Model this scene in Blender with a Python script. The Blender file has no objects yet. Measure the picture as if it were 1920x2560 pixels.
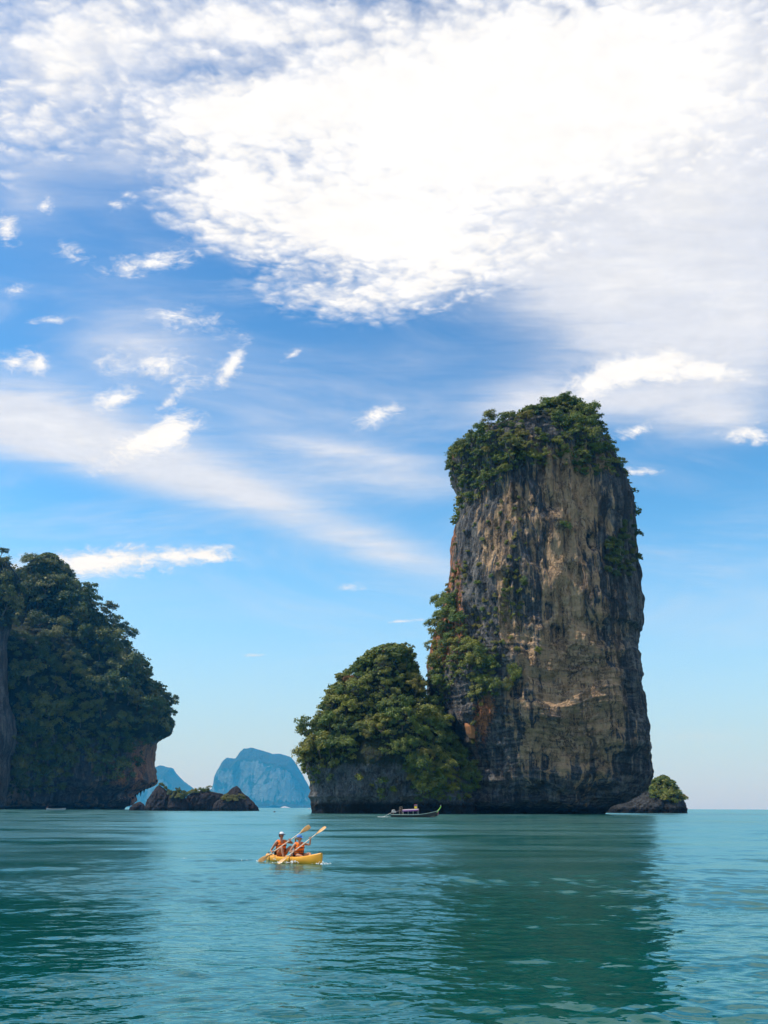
import bpy, bmesh, math, random
import numpy as np
from mathutils import Vector, Matrix
from mathutils.bvhtree import BVHTree

random.seed(7)
rng = np.random.default_rng(11)
R = math.radians
SC = bpy.context.scene
COL = SC.collection

# ------------------------------------------------------------------ camera
FPX = 2489.0                       # 35 mm lens on a 36 mm tall frame, photo 1920 x 2560
PITCH = math.atan(740.0 / FPX)
CAM = Vector((0.0, 0.0, 1.9))
MROT = Matrix.Rotation(math.pi / 2 + PITCH, 3, 'X') @ Matrix.Rotation(0.0036, 3, 'Z')
cam_d = bpy.data.cameras.new('camera')
cam_d.lens = 35.0
cam_d.sensor_width = 36.0
cam_d.clip_start = 0.1
cam_d.clip_end = 80000.0
cam = bpy.data.objects.new('camera', cam_d)
COL.objects.link(cam)
cam.matrix_world = Matrix.Translation(CAM) @ MROT.to_4x4()
SC.camera = cam

# ------------------------------------------------------------------ sky, sun, exposure
SUN_EL, SUN_AZ = R(56), R(-93)      # azimuth measured clockwise from +Y: the sun stands high on the left, a little beyond
SC.view_settings.view_transform = 'Standard'
SC.view_settings.look = 'None'
SC.view_settings.exposure = 0.2
SC.view_settings.gamma = 1.0
SC.view_settings.use_curve_mapping = False
SC.cycles.use_denoising = True
SC.cycles.max_bounces = 6
SC.cycles.diffuse_bounces = 2
SC.cycles.glossy_bounces = 3
SC.cycles.transmission_bounces = 2
SC.cycles.transparent_max_bounces = 4
SC.cycles.volume_bounces = 0
SC.cycles.sample_clamp_indirect = 6.0

sun_d = bpy.data.lights.new('sun', 'SUN')
sun_d.energy = 4.2
sun_d.angle = R(0.55)
sun_d.color = (1.0, 0.94, 0.84)
sun = bpy.data.objects.new('sun', sun_d)
COL.objects.link(sun)
sdir = Vector((math.sin(SUN_AZ) * math.cos(SUN_EL), math.cos(SUN_AZ) * math.cos(SUN_EL), math.sin(SUN_EL)))
sun.rotation_euler = (-sdir).to_track_quat('-Z', 'Y').to_euler()
sun.location = sdir * 300

SKY_STRENGTH = 0.10
CLOUD_WHITE = 9.1                  # brightest cloud, before the strength above


def px_dir(px, py):
    return (MROT @ Vector(((px - 960) / FPX, (1280 - py) / FPX, -1.0))).normalized()


def at(px, py, Y):
    d = px_dir(px, py)
    return CAM + d * ((Y - CAM.y) / d.y)


def on_water(px, py):
    d = px_dir(px, py)
    return CAM + d * (-CAM.z / d.z)


class NT:
    """Small helper to write node trees as expressions."""

    def __init__(self, tree):
        self.t = tree
        self.n = tree.nodes
        self.l = tree.links

    def put(self, sock, v):
        if isinstance(v, bpy.types.NodeSocket):
            self.l.new(v, sock)
        elif v is not None:
            if hasattr(sock, 'default_value') and hasattr(sock.default_value, '__len__'):
                v = tuple(v) if hasattr(v, '__len__') else (v,) * len(sock.default_value)
                if len(v) == 3 and len(sock.default_value) == 4:
                    v = v + (1.0,)
            sock.default_value = v

    def math(self, op, a, b=None, c=None, clamp=False):
        n = self.n.new('ShaderNodeMath')
        n.operation = op
        n.use_clamp = clamp
        for i, v in enumerate((a, b, c)):
            if v is not None:
                self.put(n.inputs[i], v)
        return n.outputs[0]

    def add(self, a, b): return self.math('ADD', a, b)
    def mul(self, a, b): return self.math('MULTIPLY', a, b)
    def sub(self, a, b): return self.math('SUBTRACT', a, b)
    def mad(self, a, b, c): return self.math('MULTIPLY_ADD', a, b, c)

    def vmath(self, op, a, b=None, out=0):
        n = self.n.new('ShaderNodeVectorMath')
        n.operation = op
        self.put(n.inputs[0], a)
        if b is not None:
            self.put(n.inputs[1], b)
        return n.outputs['Value'] if out == 'v' else n.outputs[0]

    def smooth(self, v, lo, hi, a=0.0, b=1.0):
        n = self.n.new('ShaderNodeMapRange')
        n.interpolation_type = 'SMOOTHSTEP'
        self.put(n.inputs[0], v)
        for i, q in enumerate((lo, hi, a, b)):
            self.put(n.inputs[1 + i], q)
        return n.outputs[0]

    def noise(self, vec, scale=1.0, detail=4.0, rough=0.5, dist=0.0, lac=2.0):
        n = self.n.new('ShaderNodeTexNoise')
        self.put(n.inputs['Vector'], vec)
        n.inputs['Scale'].default_value = scale
        n.inputs['Detail'].default_value = detail
        n.inputs['Roughness'].default_value = rough
        n.inputs['Distortion'].default_value = dist
        n.inputs['Lacunarity'].default_value = lac
        return n.outputs[0]

    def mapping(self, vec, loc=(0, 0, 0), rot=(0, 0, 0), scale=(1, 1, 1), kind='POINT'):
        n = self.n.new('ShaderNodeMapping')
        n.vector_type = kind
        self.put(n.inputs['Vector'], vec)
        n.inputs['Location'].default_value = loc if kind != 'NONE' else (0, 0, 0)
        n.inputs['Rotation'].default_value = rot
        n.inputs['Scale'].default_value = scale
        return n.outputs[0]

    def sep(self, v):
        n = self.n.new('ShaderNodeSeparateXYZ')
        self.put(n.inputs[0], v)
        return n.outputs

    def comb(self, x, y, z):
        n = self.n.new('ShaderNodeCombineXYZ')
        for i, v in enumerate((x, y, z)):
            self.put(n.inputs[i], v)
        return n.outputs[0]

    def mix(self, f, a, b):
        n = self.n.new('ShaderNodeMix')
        n.data_type = 'RGBA'
        self.put(n.inputs['Factor'], f)
        self.put(n.inputs[6], a)
        self.put(n.inputs[7], b)
        return n.outputs[2]

    def ramp(self, f, stops):
        n = self.n.new('ShaderNodeValToRGB')
        self.put(n.inputs[0], f)
        e = n.color_ramp.elements
        while len(e) < len(stops):
            e.new(0.5)
        for q, (p, c) in zip(e, stops):
            q.position = p
            q.color = tuple(c) + (1.0,)
        return n.outputs[0]

    def attr(self, name):
        n = self.n.new('ShaderNodeAttribute')
        n.attribute_name = name
        return n.outputs['Fac']

    def bump(self, height, strength, distance, normal=None):
        n = self.n.new('ShaderNodeBump')
        n.inputs['Strength'].default_value = strength
        n.inputs['Distance'].default_value = distance
        self.put(n.inputs['Height'], height)
        if normal is not None:
            self.put(n.inputs['Normal'], normal)
        return n.outputs[0]


# clouds: each row is centre x, centre y, half width, half height (photo pixels), tilt in degrees, amount
BANK = [(1180, 330, 800, 330, 0, 1.5), (1500, 150, 1000, 420, 0, 1.1), (600, 285, 400, 120, 8, 1.15), (1050, 600, 460, 180, -6, 0.95), (800, 560, 380, 170, -14, 0.75),
        (560, 470, 260, 170, -8, 0.75), (560, 590, 250, 70, -22, 0.45), (830, 745, 340, 85, -6, 0.60), (1040, 720, 260, 80, 14, 0.52), (1300, 640, 240, 90, 12, 0.42),
        (150, 150, 420, 260, 0, 0.78), (620, 60, 460, 130, 0, 0.72), (60, 330, 220, 120, 0, 0.40), (300, 10, 460, 130, 0, 0.35), (20, 440, 120, 90, 0, 0.22)]
VEIL = [(1830, 160, 420, 340, 0, 0.8), (720, 1090, 620, 260, -6, 0.26), (300, 700, 500, 420, 0, 0.15), (200, 150, 520, 300, 0, 0.62), (700, 70, 500, 160, 0, 0.3), (1050, 900, 500, 160, 0, 0.18), (1700, 480, 700, 500, 0, 1.15), (1500, 720, 420, 260, -12, 0.75), (1850, 780, 420, 320, 0, 0.72), (200, 1090, 520, 140, -14, 0.95),
        (0, 1040, 320, 150, -6, 0.6), (620, 1240, 560, 100, -17, 0.52), (1000, 1390, 420, 80, -14, 0.5), (1000, 1200, 460, 100, -4, 0.38),
        (880, 1130, 300, 40, -6, 0.3), (340, 860, 300, 170, 0, 0.34), (1330, 1000, 340, 110, 10, 0.55), (1600, 1000, 420, 130, 6, 0.50),
        (1800, 1040, 260, 110, 0, 0.5), (60, 480, 200, 200, 0, 0.30), (60, 1330, 300, 90, 0, 0.2), (1750, 1840, 340, 40, 0, 0.16),
        (300, 420, 260, 170, 0, 0.25)]
FRAG = [(1610, 918, 240, 68, 7, 1.35), (1500, 955, 150, 60, 25, 0.8), (1780, 930, 170, 50, -4, 0.9), (1590, 1076, 85, 30, 14, 0.95),
        (1610, 1181, 110, 20, -4, 0.72), (1860, 1080, 140, 45, -6, 0.72), (945, 1040, 100, 44, 20, 0.85), (285, 1000, 85, 46, 14, 1.2),
        (425, 1082, 120, 58, 22, 1.25), (330, 1120, 200, 70, 22, 0.9), (422, 1002, 55.1, 24.3, 40, 0.774), (580, 912, 100, 30, 60, 1),
        (735, 885, 80, 22, 32, 0.62), (40, 905, 75, 50, 10, 0.9), (98, 908, 46.4, 48.6, 40, 0.86), (18, 572, 65.25, 67.5, 40, 0.817),
        (110, 515, 43.5, 37.8, 30, 0.645), (285, 512, 31.9, 59.4, 80, 0.645), (320, 488, 52.2, 21.6, -20, 0.516), (375, 655, 185, 50, 7, 0.85),
        (180, 640, 110, 50, -30, 0.5), (45, 726, 60, 30, 10, 0.7), (135, 800, 110, 17, 2, 0.62), (400, 915, 260, 85, -8, 0.66),
        (470, 800, 210, 60, -12, 0.58), (240, 1408, 320, 62, 3, 1.15), (470, 1390, 190, 30, -2, 0.66), (550, 1367, 65.25, 13.5, 3, 0.516),
        (865, 1468, 72.5, 22.95, 0, 0.645), (1003, 1553, 90, 8, 4, 0.62), (640, 1638, 75, 9, 0, 0.55), (145, 392, 58, 24.3, 0, 0.6192),
        (530, 1392, 70, 24, -8, 0.58), (1480, 1330, 80, 16, 0, 0.2)]


def build_world():
    w = bpy.data.worlds.new('World')
    SC.world = w
    w.use_nodes = True
    T = NT(w.node_tree)
    bg = T.n['Background']
    bg.inputs['Strength'].default_value = SKY_STRENGTH
    sky = T.n.new('ShaderNodeTexSky')
    sky.sky_type = 'NISHITA'
    sky.sun_disc = False
    sky.sun_elevation = SUN_EL
    sky.sun_rotation = SUN_AZ
    sky.air_density = 1.0
    sky.dust_density = 0.4
    sky.ozone_density = 2.6
    d = T.n.new('ShaderNodeTexCoord').outputs['Generated']
    dx, dy, dz = T.sep(d)
    # a map of the sky round one fixed heading (sky units: radians near that heading)
    fwd = Vector((0, math.cos(PITCH), math.sin(PITCH)))
    up = Vector((0, -math.sin(PITCH), math.cos(PITCH)))
    f = T.vmath('DOT_PRODUCT', d, tuple(fwd), out='v')
    fs = T.math('MAXIMUM', f, 0.05)
    u = T.math('DIVIDE', dx, fs)
    v = T.math('DIVIDE', T.vmath('DOT_PRODUCT', d, tuple(up), out='v'), fs)
    P = T.comb(u, v, 0.0)
    # the flat cloud deck overhead
    zs = T.math('MAXIMUM', T.add(dz, 0.03), 0.03)
    Q = T.comb(T.math('DIVIDE', dx, zs), T.math('DIVIDE', dy, zs), 0.0)

    def blobs(rows):
        acc = None
        for (px, py, rx, ry, rot, s) in rows:
            dd = px_dir(px, py)
            c = (dd.x / dd.dot(fwd), dd.dot(up) / dd.dot(fwd), 0.0)
            m = T.mapping(P, c, (0, 0, R(rot)), (1.25 * rx / FPX, 1.25 * ry / FPX, 1.0), 'TEXTURE')
            g = T.n.new('ShaderNodeTexGradient')
            g.gradient_type = 'QUADRATIC_SPHERE'
            T.l.new(m, g.inputs[0])
            # 1-(1-r)^2-like plateau: 2q-q^2 of the quadratic sphere keeps a broad body
            acc = T.mul(g.outputs['Fac'], s * 1.6) if acc is None else T.mad(g.outputs['Fac'], s * 1.6, acc)
        return acc

    # elsewhere in the sky: the same kinds of cloud, scattered by noise
    away = T.math('MAXIMUM', T.smooth(T.math('ABSOLUTE', u), 0.42, 0.75), T.smooth(v, 0.56, 0.85))
    away = T.math('MAXIMUM', away, T.smooth(f, 0.75, 0.55))
    wide = T.noise(Q, 0.9, 3.0, 0.5)
    away_bank = T.mul(T.mul(away, T.smooth(wide, 0.40, 0.66)), 1.1)
    n_lump = T.noise(T.vmath('ADD', Q, (7.3, 2.1, 0.4)), 28.0, 3.0, 0.55, 0.35)
    n_mid = T.noise(T.vmath('ADD', Q, (3.1, 8.4, 1.4)), 9.0, 4.0, 0.55, 0.2)
    bank = T.add(blobs(BANK), away_bank)
    n_fine = T.noise(T.vmath('ADD', Q, (1.3, 5.1, 2.4)), 82.0, 4.0, 0.6, 0.3)
    vo = T.n.new('ShaderNodeTexVoronoi')
    vo.feature = 'SMOOTH_F1'
    warp = T.vmath('ADD', T.mapping(Q, (2, 1, 0), (0, 0, 0.5), (0.75, 1.0, 1.0)), T.comb(T.mul(n_mid, 0.10), T.mul(n_lump, 0.05), 0.0))
    T.put(vo.inputs['Vector'], warp)
    vo.inputs['Scale'].default_value = 46.0
    vo.inputs['Smoothness'].default_value = 0.6
    puff = T.sub(0.50, vo.outputs['Distance'])
    b1 = T.mad(puff, 1.0, T.mad(T.sub(n_lump, 0.5), 0.75, T.mad(T.sub(n_mid, 0.5), 0.35, T.mad(T.sub(n_fine, 0.5), 0.6, bank))))
    dens_b = T.mul(T.smooth(b1, -0.10, 1.25), T.smooth(bank, 0.03, 0.40))
    # thin high cirrus everywhere
    ci = T.noise(T.mapping(P, (4, 1, 0), (0, 0, R(13)), (3.2, 11.0, 1.0)), 1.0, 7.0, 0.64, 0.9)
    dens_c = T.mul(T.mul(T.smooth(ci, 0.40, 0.80), 0.40), T.smooth(dz, 0.08, 0.25))
    # veil: smooth, faintly fibrous
    fib = T.noise(T.mapping(P, (0, 0, 0), (0, 0, R(15)), (6.0, 40.0, 1.0)), 1.0, 6.0, 0.66, 0.5)
    veil = blobs(VEIL)
    vv = T.mul(veil, T.mad(fib, 1.7, 0.15))
    dens_v = T.mul(T.smooth(vv, 0.02, 1.05), 0.9)
    # fragments: crisp torn edges
    tear = T.noise(T.mapping(P, (3, 1, 0), (0, 0, R(-18)), (24.0, 48.0, 1.0)), 1.0, 7.0, 0.68, 0.9)
    streak = T.noise(T.mapping(P, (1, 5, 0), (0, 0, R(10)), (16.0, 110.0, 1.0)), 1.0, 5.0, 0.6, 0.5)
    frag = blobs(FRAG)
    k1 = T.mad(T.sub(tear, 0.5), T.smooth(frag, 0.0, 0.3, 0.0, 2.3), frag)
    tear2 = T.noise(T.mapping(P, (8, 3, 0), (0, 0, R(24)), (62.0, 105.0, 1.0)), 1.0, 6.0, 0.66, 0.8)
    k1 = T.mad(T.sub(tear2, 0.5), T.smooth(frag, 0.0, 0.3, 0.0, 1.7), k1)
    k1 = T.mad(T.sub(streak, 0.5), T.smooth(frag, 0.0, 0.3, 0.0, 0.7), k1)
    dens_k = T.mul(T.smooth(k1, 0.17, 1.45), 0.98)
    inv = T.mul(T.mul(T.sub(1.0, dens_c), T.mul(T.sub(1.0, dens_b), T.sub(1.0, dens_v))), T.sub(1.0, dens_k))
    dens = T.mul(T.sub(1.0, inv), T.smooth(dz, 0.0, 0.05))
    # thin cloud is a little grey-blue, thick cloud white; soft mottling in the body
    body = T.smooth(T.math('MAXIMUM', T.math('MAXIMUM', b1, k1), T.mul(vv, 0.5)), 0.3, 1.6)
    shade = T.mad(T.sub(n_mid, 0.5), 0.16, T.mad(T.sub(n_lump, 0.5), 0.14, T.mad(body, 0.09, 0.91)))
    cc = T.mix(body, (0.83 * CLOUD_WHITE, 0.87 * CLOUD_WHITE, 0.97 * CLOUD_WHITE), (CLOUD_WHITE, CLOUD_WHITE * 0.995, CLOUD_WHITE * 0.99))
    vsc = T.n.new('ShaderNodeVectorMath')
    vsc.operation = 'SCALE'
    T.put(vsc.inputs[0], cc)
    T.put(vsc.inputs['Scale'], shade)
    # clear tropical air: the same sky a little deeper in colour
    k = 0.1
    sc1 = T.vmath('MULTIPLY', sky.outputs[0], (k, k, k))
    gm = T.n.new('ShaderNodeGamma')
    T.l.new(sc1, gm.inputs[0])
    gm.inputs[1].default_value = 1.6
    blue = T.vmath('MULTIPLY', gm.outputs[0], (2.15 / k, 3.02 / k, 2.75 / k))
    low = T.mul(T.smooth(dz, 0.30, -0.02), 0.86)
    clear = T.mix(low, blue, (4.0, 4.4, 7.6))
    T.l.new(T.mix(dens, clear, vsc.outputs[0]), bg.inputs['Color'])


build_world()

# ------------------------------------------------------------------ numpy noise and mesh helpers


def _hash(ix, iy, iz, seed):
    h = (ix.astype(np.int64) * 374761393 + iy.astype(np.int64) * 668265263 + iz.astype(np.int64) * 2147483647 + seed * 1274126177) & 0xFFFFFFFF
    h = ((h ^ (h >> 13)) * 1274126177) & 0xFFFFFFFF
    h = ((h ^ (h >> 16)) * 2246822519) & 0xFFFFFFFF
    return (h ^ (h >> 15)) & 0xFFFFFFFF


_G = np.array([(1, 1, 0), (-1, 1, 0), (1, -1, 0), (-1, -1, 0), (1, 0, 1), (-1, 0, 1), (1, 0, -1), (-1, 0, -1),
               (0, 1, 1), (0, -1, 1), (0, 1, -1), (0, -1, -1), (1, 1, 0), (-1, 1, 0), (0, -1, 1), (0, -1, -1)], float)


def perlin(x, y, z, seed=0):
    x, y, z = np.broadcast_arrays(np.asarray(x, float), y, z)
    xi, yi, zi = np.floor(x), np.floor(y), np.floor(z)
    fx, fy, fz = x - xi, y - yi, z - zi
    s = lambda t: t * t * t * (t * (t * 6 - 15) + 10)
    u, v, w = s(fx), s(fy), s(fz)
    out = 0
    for a in (0, 1):
        for b in (0, 1):
            for c in (0, 1):
                g = _G[(_hash(xi + a, yi + b, zi + c, seed) & 15).astype(int)]
                dot = g[..., 0] * (fx - a) + g[..., 1] * (fy - b) + g[..., 2] * (fz - c)
                out = out + dot * (u if a else 1 - u) * (v if b else 1 - v) * (w if c else 1 - w)
    return out                      # about -0.8 .. 0.8


def fbm(x, y, z, oct=4, seed=0, gain=0.5):
    o, a, f = 0, 1.0, 1.0
    for i in range(oct):
        o = o + a * perlin(x * f, y * f, z * f, seed + i * 17)
        a *= gain
        f *= 2.03
    return o


def ridged(x, y, z, oct=3, seed=0):
    o, a, f = 0, 1.0, 1.0
    for i in range(oct):
        o = o + a * (1 - 2.2 * np.abs(perlin(x * f, y * f, z * f, seed + i * 13)))
        a *= 0.5
        f *= 2.1
    return o / 1.75


def mesh_np(name, V, F, smooth=True):
    """V (n,3), F (m,3 or 4) -> mesh"""
    V = np.ascontiguousarray(V, dtype=np.float32)
    F = np.ascontiguousarray(F, dtype=np.int32)
    me = bpy.data.meshes.new(name)
    me.vertices.add(len(V))
    me.vertices.foreach_set('co', V.ravel())
    k = F.shape[1]
    me.loops.add(F.size)
    me.loops.foreach_set('vertex_index', F.ravel())
    me.polygons.add(len(F))
    me.polygons.foreach_set('loop_start', np.arange(0, F.size, k, dtype=np.int32))
    me.polygons.foreach_set('use_smooth', np.full(len(F), smooth))
    me.update(calc_edges=True)
    me.validate()
    return me


def vattr(me, name, arr, domain='POINT'):
    a = me.attributes.new(name, 'FLOAT', domain)
    a.data.foreach_set('value', np.ascontiguousarray(arr, dtype=np.float32))


def link(name, me, mat=None, parent=None, loc=None):
    o = bpy.data.objects.new(name, me)
    COL.objects.link(o)
    if mat is not None and me is not None and not me.materials:
        for m in (mat if isinstance(mat, (list, tuple)) else [mat]):
            me.materials.append(m)
    if parent is not None:
        o.parent = parent
    if loc is not None:
        o.location = loc
    return o


def tag(o, label=None, cat=None, group=None, kind=None):
    if label: o['label'] = label
    if cat: o['category'] = cat
    if group: o['group'] = group
    if kind: o['kind'] = kind
    return o


def empty(name, loc, rz=0.0):
    o = bpy.data.objects.new(name, None)
    COL.objects.link(o)
    o.empty_display_size = 0.5
    o.location = loc
    o.rotation_euler = (0, 0, rz)
    return o


class MB:
    """Collects simple shapes into one mesh."""

    def __init__(self):
        self.v, self.f, self.mi = [], [], []

    def _add(self, vs, fs, m=0):
        o = len(self.v)
        self.v += [tuple(p) for p in vs]
        self.f += [tuple(i + o for i in q) for q in fs]
        self.mi += [m] * len(fs)
        return self

    def box(self, c, s, rot=None, m=0):
        c = Vector(c)
        vs = [Vector((x * s[0] / 2, y * s[1] / 2, z * s[2] / 2)) for x in (-1, 1) for y in (-1, 1) for z in (-1, 1)]
        if rot is not None:
            vs = [rot @ p for p in vs]
        return self._add([c + p for p in vs], [(0, 1, 3, 2), (4, 6, 7, 5), (0, 4, 5, 1), (2, 3, 7, 6), (0, 2, 6, 4), (1, 5, 7, 3)], m)

    def tube(self, pts, rad, n=8, m=0, cap=True):
        pts = [Vector(p) for p in pts]
        if not hasattr(rad, '__len__'):
            rad = [rad] * len(pts)
        vs, fs = [], []
        ref = None
        for i, p in enumerate(pts):
            t = (pts[min(i + 1, len(pts) - 1)] - pts[max(i - 1, 0)]).normalized()
            if ref is None:
                ref = t.orthogonal().normalized()
            ref = (ref - t * ref.dot(t)).normalized()
            b = t.cross(ref)
            for k in range(n):
                a = 2 * math.pi * k / n
                vs.append(p + (ref * math.cos(a) + b * math.sin(a)) * rad[i])
        for i in range(len(pts) - 1):
            for k in range(n):
                fs.append((i * n + k, i * n + (k + 1) % n, (i + 1) * n + (k + 1) % n, (i + 1) * n + k))
        if cap:
            fs.append(tuple(range(n - 1, -1, -1)))
            fs.append(tuple(range((len(pts) - 1) * n, len(pts) * n)))
        return self._add(vs, fs, m)

    def loft(self, rings, closed=True, cap=True, m=0):
        n = len(rings[0])
        vs = [p for r in rings for p in r]
        fs = []
        for i in range(len(rings) - 1):
            for k in range(n if closed else n - 1):
                fs.append((i * n + k, i * n + (k + 1) % n, (i + 1) * n + (k + 1) % n, (i + 1) * n + k))
        if cap and closed:
            fs.append(tuple(range(n - 1, -1, -1)))
            fs.append(tuple(range((len(rings) - 1) * n, len(rings) * n)))
        return self._add(vs, fs, m)

    def ball(self, c, r, seg=10, rings=7, m=0):
        if not hasattr(r, '__len__'):
            r = (r, r, r)
        rr = []
        for i in range(rings + 1):
            a = math.pi * (i + 0.02) / (rings + 0.04) - math.pi / 2
            rr.append([(c[0] + r[0] * math.cos(a) * math.cos(2 * math.pi * k / seg), c[1] + r[1] * math.cos(a) * math.sin(2 * math.pi * k / seg),
                        c[2] + r[2] * math.sin(a)) for k in range(seg)])
        return self.loft(rr, m=m)

    def build(self, name, mats, parent=None, smooth=True, loc=None):
        me = bpy.data.meshes.new(name)
        me.from_pydata(self.v, [], self.f)
        for m in (mats if isinstance(mats, (list, tuple)) else [mats]):
            me.materials.append(m)
        me.polygons.foreach_set('material_index', self.mi)
        me.polygons.foreach_set('use_smooth', [smooth] * len(self.f))
        bm = bmesh.new()
        bm.from_mesh(me)
        bmesh.ops.recalc_face_normals(bm, faces=bm.faces)
        bm.to_mesh(me)
        bm.free()
        if smooth:
            me.set_sharp_from_angle(angle=R(40))
        return link(name, me, None, parent, loc)


# ------------------------------------------------------------------ materials


def new_mat(name):
    m = bpy.data.materials.new(name)
    m.use_nodes = True
    T = NT(m.node_tree)
    return m, T, T.n['Principled BSDF']


def plain(name, col, rough=0.6, var=0.15, scale=12.0, spec=0.5, bump=0.0):
    m, T, b = new_mat(name)
    co = T.n.new('ShaderNodeTexCoord').outputs['Object']
    n = T.noise(co, scale, 4.0, 0.6)
    lo = tuple(c * (1 - var) for c in col)
    hi = tuple(min(1, c * (1 + var)) for c in col)
    T.l.new(T.ramp(n, [(0.3, lo), (0.7, hi)]), b.inputs['Base Color'])
    b.inputs['Roughness'].default_value = rough
    b.inputs['Specular IOR Level'].default_value = spec
    if bump:
        T.l.new(T.bump(n, 0.5, bump), b.inputs['Normal'])
    return m


def rock_mat(name, dark, mid, tan, rust, streak=0.5, strata=0.6, moss=(0.022, 0.032, 0.012), fine=1.0, wet_shade_h=3.0, crack=0.0):
    m, T, b = new_mat(name)
    co = T.n.new('ShaderNodeTexCoord').outputs['Object']
    x, y, z = T.sep(co)
    # water-run streaks down the face
    st = T.noise(T.mapping(co, scale=(0.42 * fine, 0.42 * fine, 0.022 * fine)), 1.0, 6.0, 0.62, 0.6)
    st2 = T.noise(T.mapping(co, (9, 4, 2), scale=(1.3 * fine, 1.3 * fine, 0.06 * fine)), 1.0, 4.0, 0.6, 0.4)
    blot = T.noise(T.mapping(co, (3, 1, 7), scale=(0.06 * fine, 0.06 * fine, 0.030 * fine)), 1.0, 5.0, 0.62, 0.8)
    grain = T.noise(co, 1.1 * fine, 6.0, 0.65, 0.2)
    # bedding lines, gently warped
    wz = T.mad(T.sub(T.noise(co, 0.045 * fine, 3.0, 0.5), 0.5), 9.0, z)
    bed = T.noise(T.comb(T.mul(x, 0.05 * fine), T.mul(y, 0.05 * fine), T.mul(wz, 0.85 * fine)), 1.0, 5.0, 0.7, 0.2)
    sa = T.attr('strata')
    pat = T.mad(T.sub(st, 0.5), streak * 1.7, T.mad(T.sub(st2, 0.5), streak * 0.8, T.mad(T.sub(grain, 0.5), 0.35, 0.5)))
    pat = T.mad(T.mul(T.sub(bed, 0.5), sa), strata * 1.5, pat)
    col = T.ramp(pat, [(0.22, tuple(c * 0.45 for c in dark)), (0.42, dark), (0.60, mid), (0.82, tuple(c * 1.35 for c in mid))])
    tm = T.smooth(T.mad(T.attr('tan'), 0.62, T.mad(T.sub(st, 0.5), 1.4, T.mad(T.sub(blot, 0.5), 1.6, 0.08))), 0.42, 0.58)
    tcol = T.ramp(pat, [(0.25, tuple(c * 0.35 for c in tan)), (0.52, tan), (0.8, tuple(min(1, c * 1.25) for c in tan))])
    col = T.mix(tm, col, tcol)
    stain = T.noise(T.mapping(co, (17, 3, 5), scale=(0.16 * fine, 0.16 * fine, 0.014 * fine)), 1.0, 5.0, 0.6, 0.8)
    col = T.mix(T.mul(T.smooth(stain, 0.53, 0.62), streak * 1.5), col, tuple(c * 0.6 for c in dark))
    rm = T.smooth(T.mad(T.attr('rust'), 0.75, T.mad(T.sub(blot, 0.5), 1.5, T.mad(T.sub(grain, 0.5), 0.8, -0.12))), 0.30, 0.62)
    rcol = T.ramp(pat, [(0.25, tuple(c * 0.3 for c in rust)), (0.55, rust), (0.85, tuple(min(1, c * 1.3) for c in rust))])
    col = T.mix(rm, col, rcol)
    mm = T.smooth(T.mad(T.attr('moss'), 0.8, T.mul(T.sub(grain, 0.5), 0.9)), 0.30, 0.60)
    col = T.mix(mm, col, T.ramp(grain, [(0.3, tuple(c * 0.6 for c in moss)), (0.7, tuple(c * 1.5 for c in moss))]))
    ck = None
    if crack:
        vo = T.n.new('ShaderNodeTexVoronoi')
        vo.feature = 'DISTANCE_TO_EDGE'
        T.put(vo.inputs['Vector'], T.vmath('ADD', T.mapping(co, scale=(crack, crack, crack * 0.75)), T.vmath('MULTIPLY', T.comb(grain, blot, st2), (1.6, 1.6, 1.6))))
        vo.inputs['Scale'].default_value = 1.0
        ck = T.smooth(vo.outputs['Distance'], 0.0, 0.045)
        col = T.mix(T.mad(ck, 0.75, 0.25), (0.03, 0.03, 0.032), col)
    wet_shade = T.smooth(T.mad(T.sub(grain, 0.5), 1.6, z), wet_shade_h, wet_shade_h * 0.55)  # algae band at the waterline, with the undercut's shade painted in on the shoulder
    col = T.mix(wet_shade, col, (0.012, 0.012, 0.013))
    T.l.new(col, b.inputs['Base Color'])
    b.inputs['Roughness'].default_value = 0.88
    b.inputs['Specular IOR Level'].default_value = 0.25
    h = T.mad(T.mul(bed, sa), 1.0, T.mad(st2, 0.7, T.mad(grain, 0.8, T.mul(st, 0.5))))
    if ck is not None:
        h = T.mad(ck, 0.9, h)
    T.l.new(T.bump(h, 1.0, 2.2 / fine), b.inputs['Normal'])
    return m


def leaf_mat(name, stops, trans=0.25):
    m, T, b = new_mat(name)
    info = T.n.new('ShaderNodeObjectInfo').outputs['Random']
    t = T.math('FRACT', T.add(T.mul(info, 1.0), T.attr('tint')))
    col = T.ramp(t, stops)
    T.l.new(col, b.inputs['Base Color'])
    b.inputs['Roughness'].default_value = 0.55
    b.inputs['Specular IOR Level'].default_value = 0.3
    tr = T.n.new('ShaderNodeBsdfTranslucent')
    T.l.new(col, tr.inputs[0])
    mx = T.n.new('ShaderNodeMixShader')
    mx.inputs[0].default_value = trans
    T.l.new(b.outputs[0], mx.inputs[1])
    T.l.new(tr.outputs[0], mx.inputs[2])
    T.l.new(mx.outputs[0], T.n['Material Output'].inputs[0])
    return m


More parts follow.
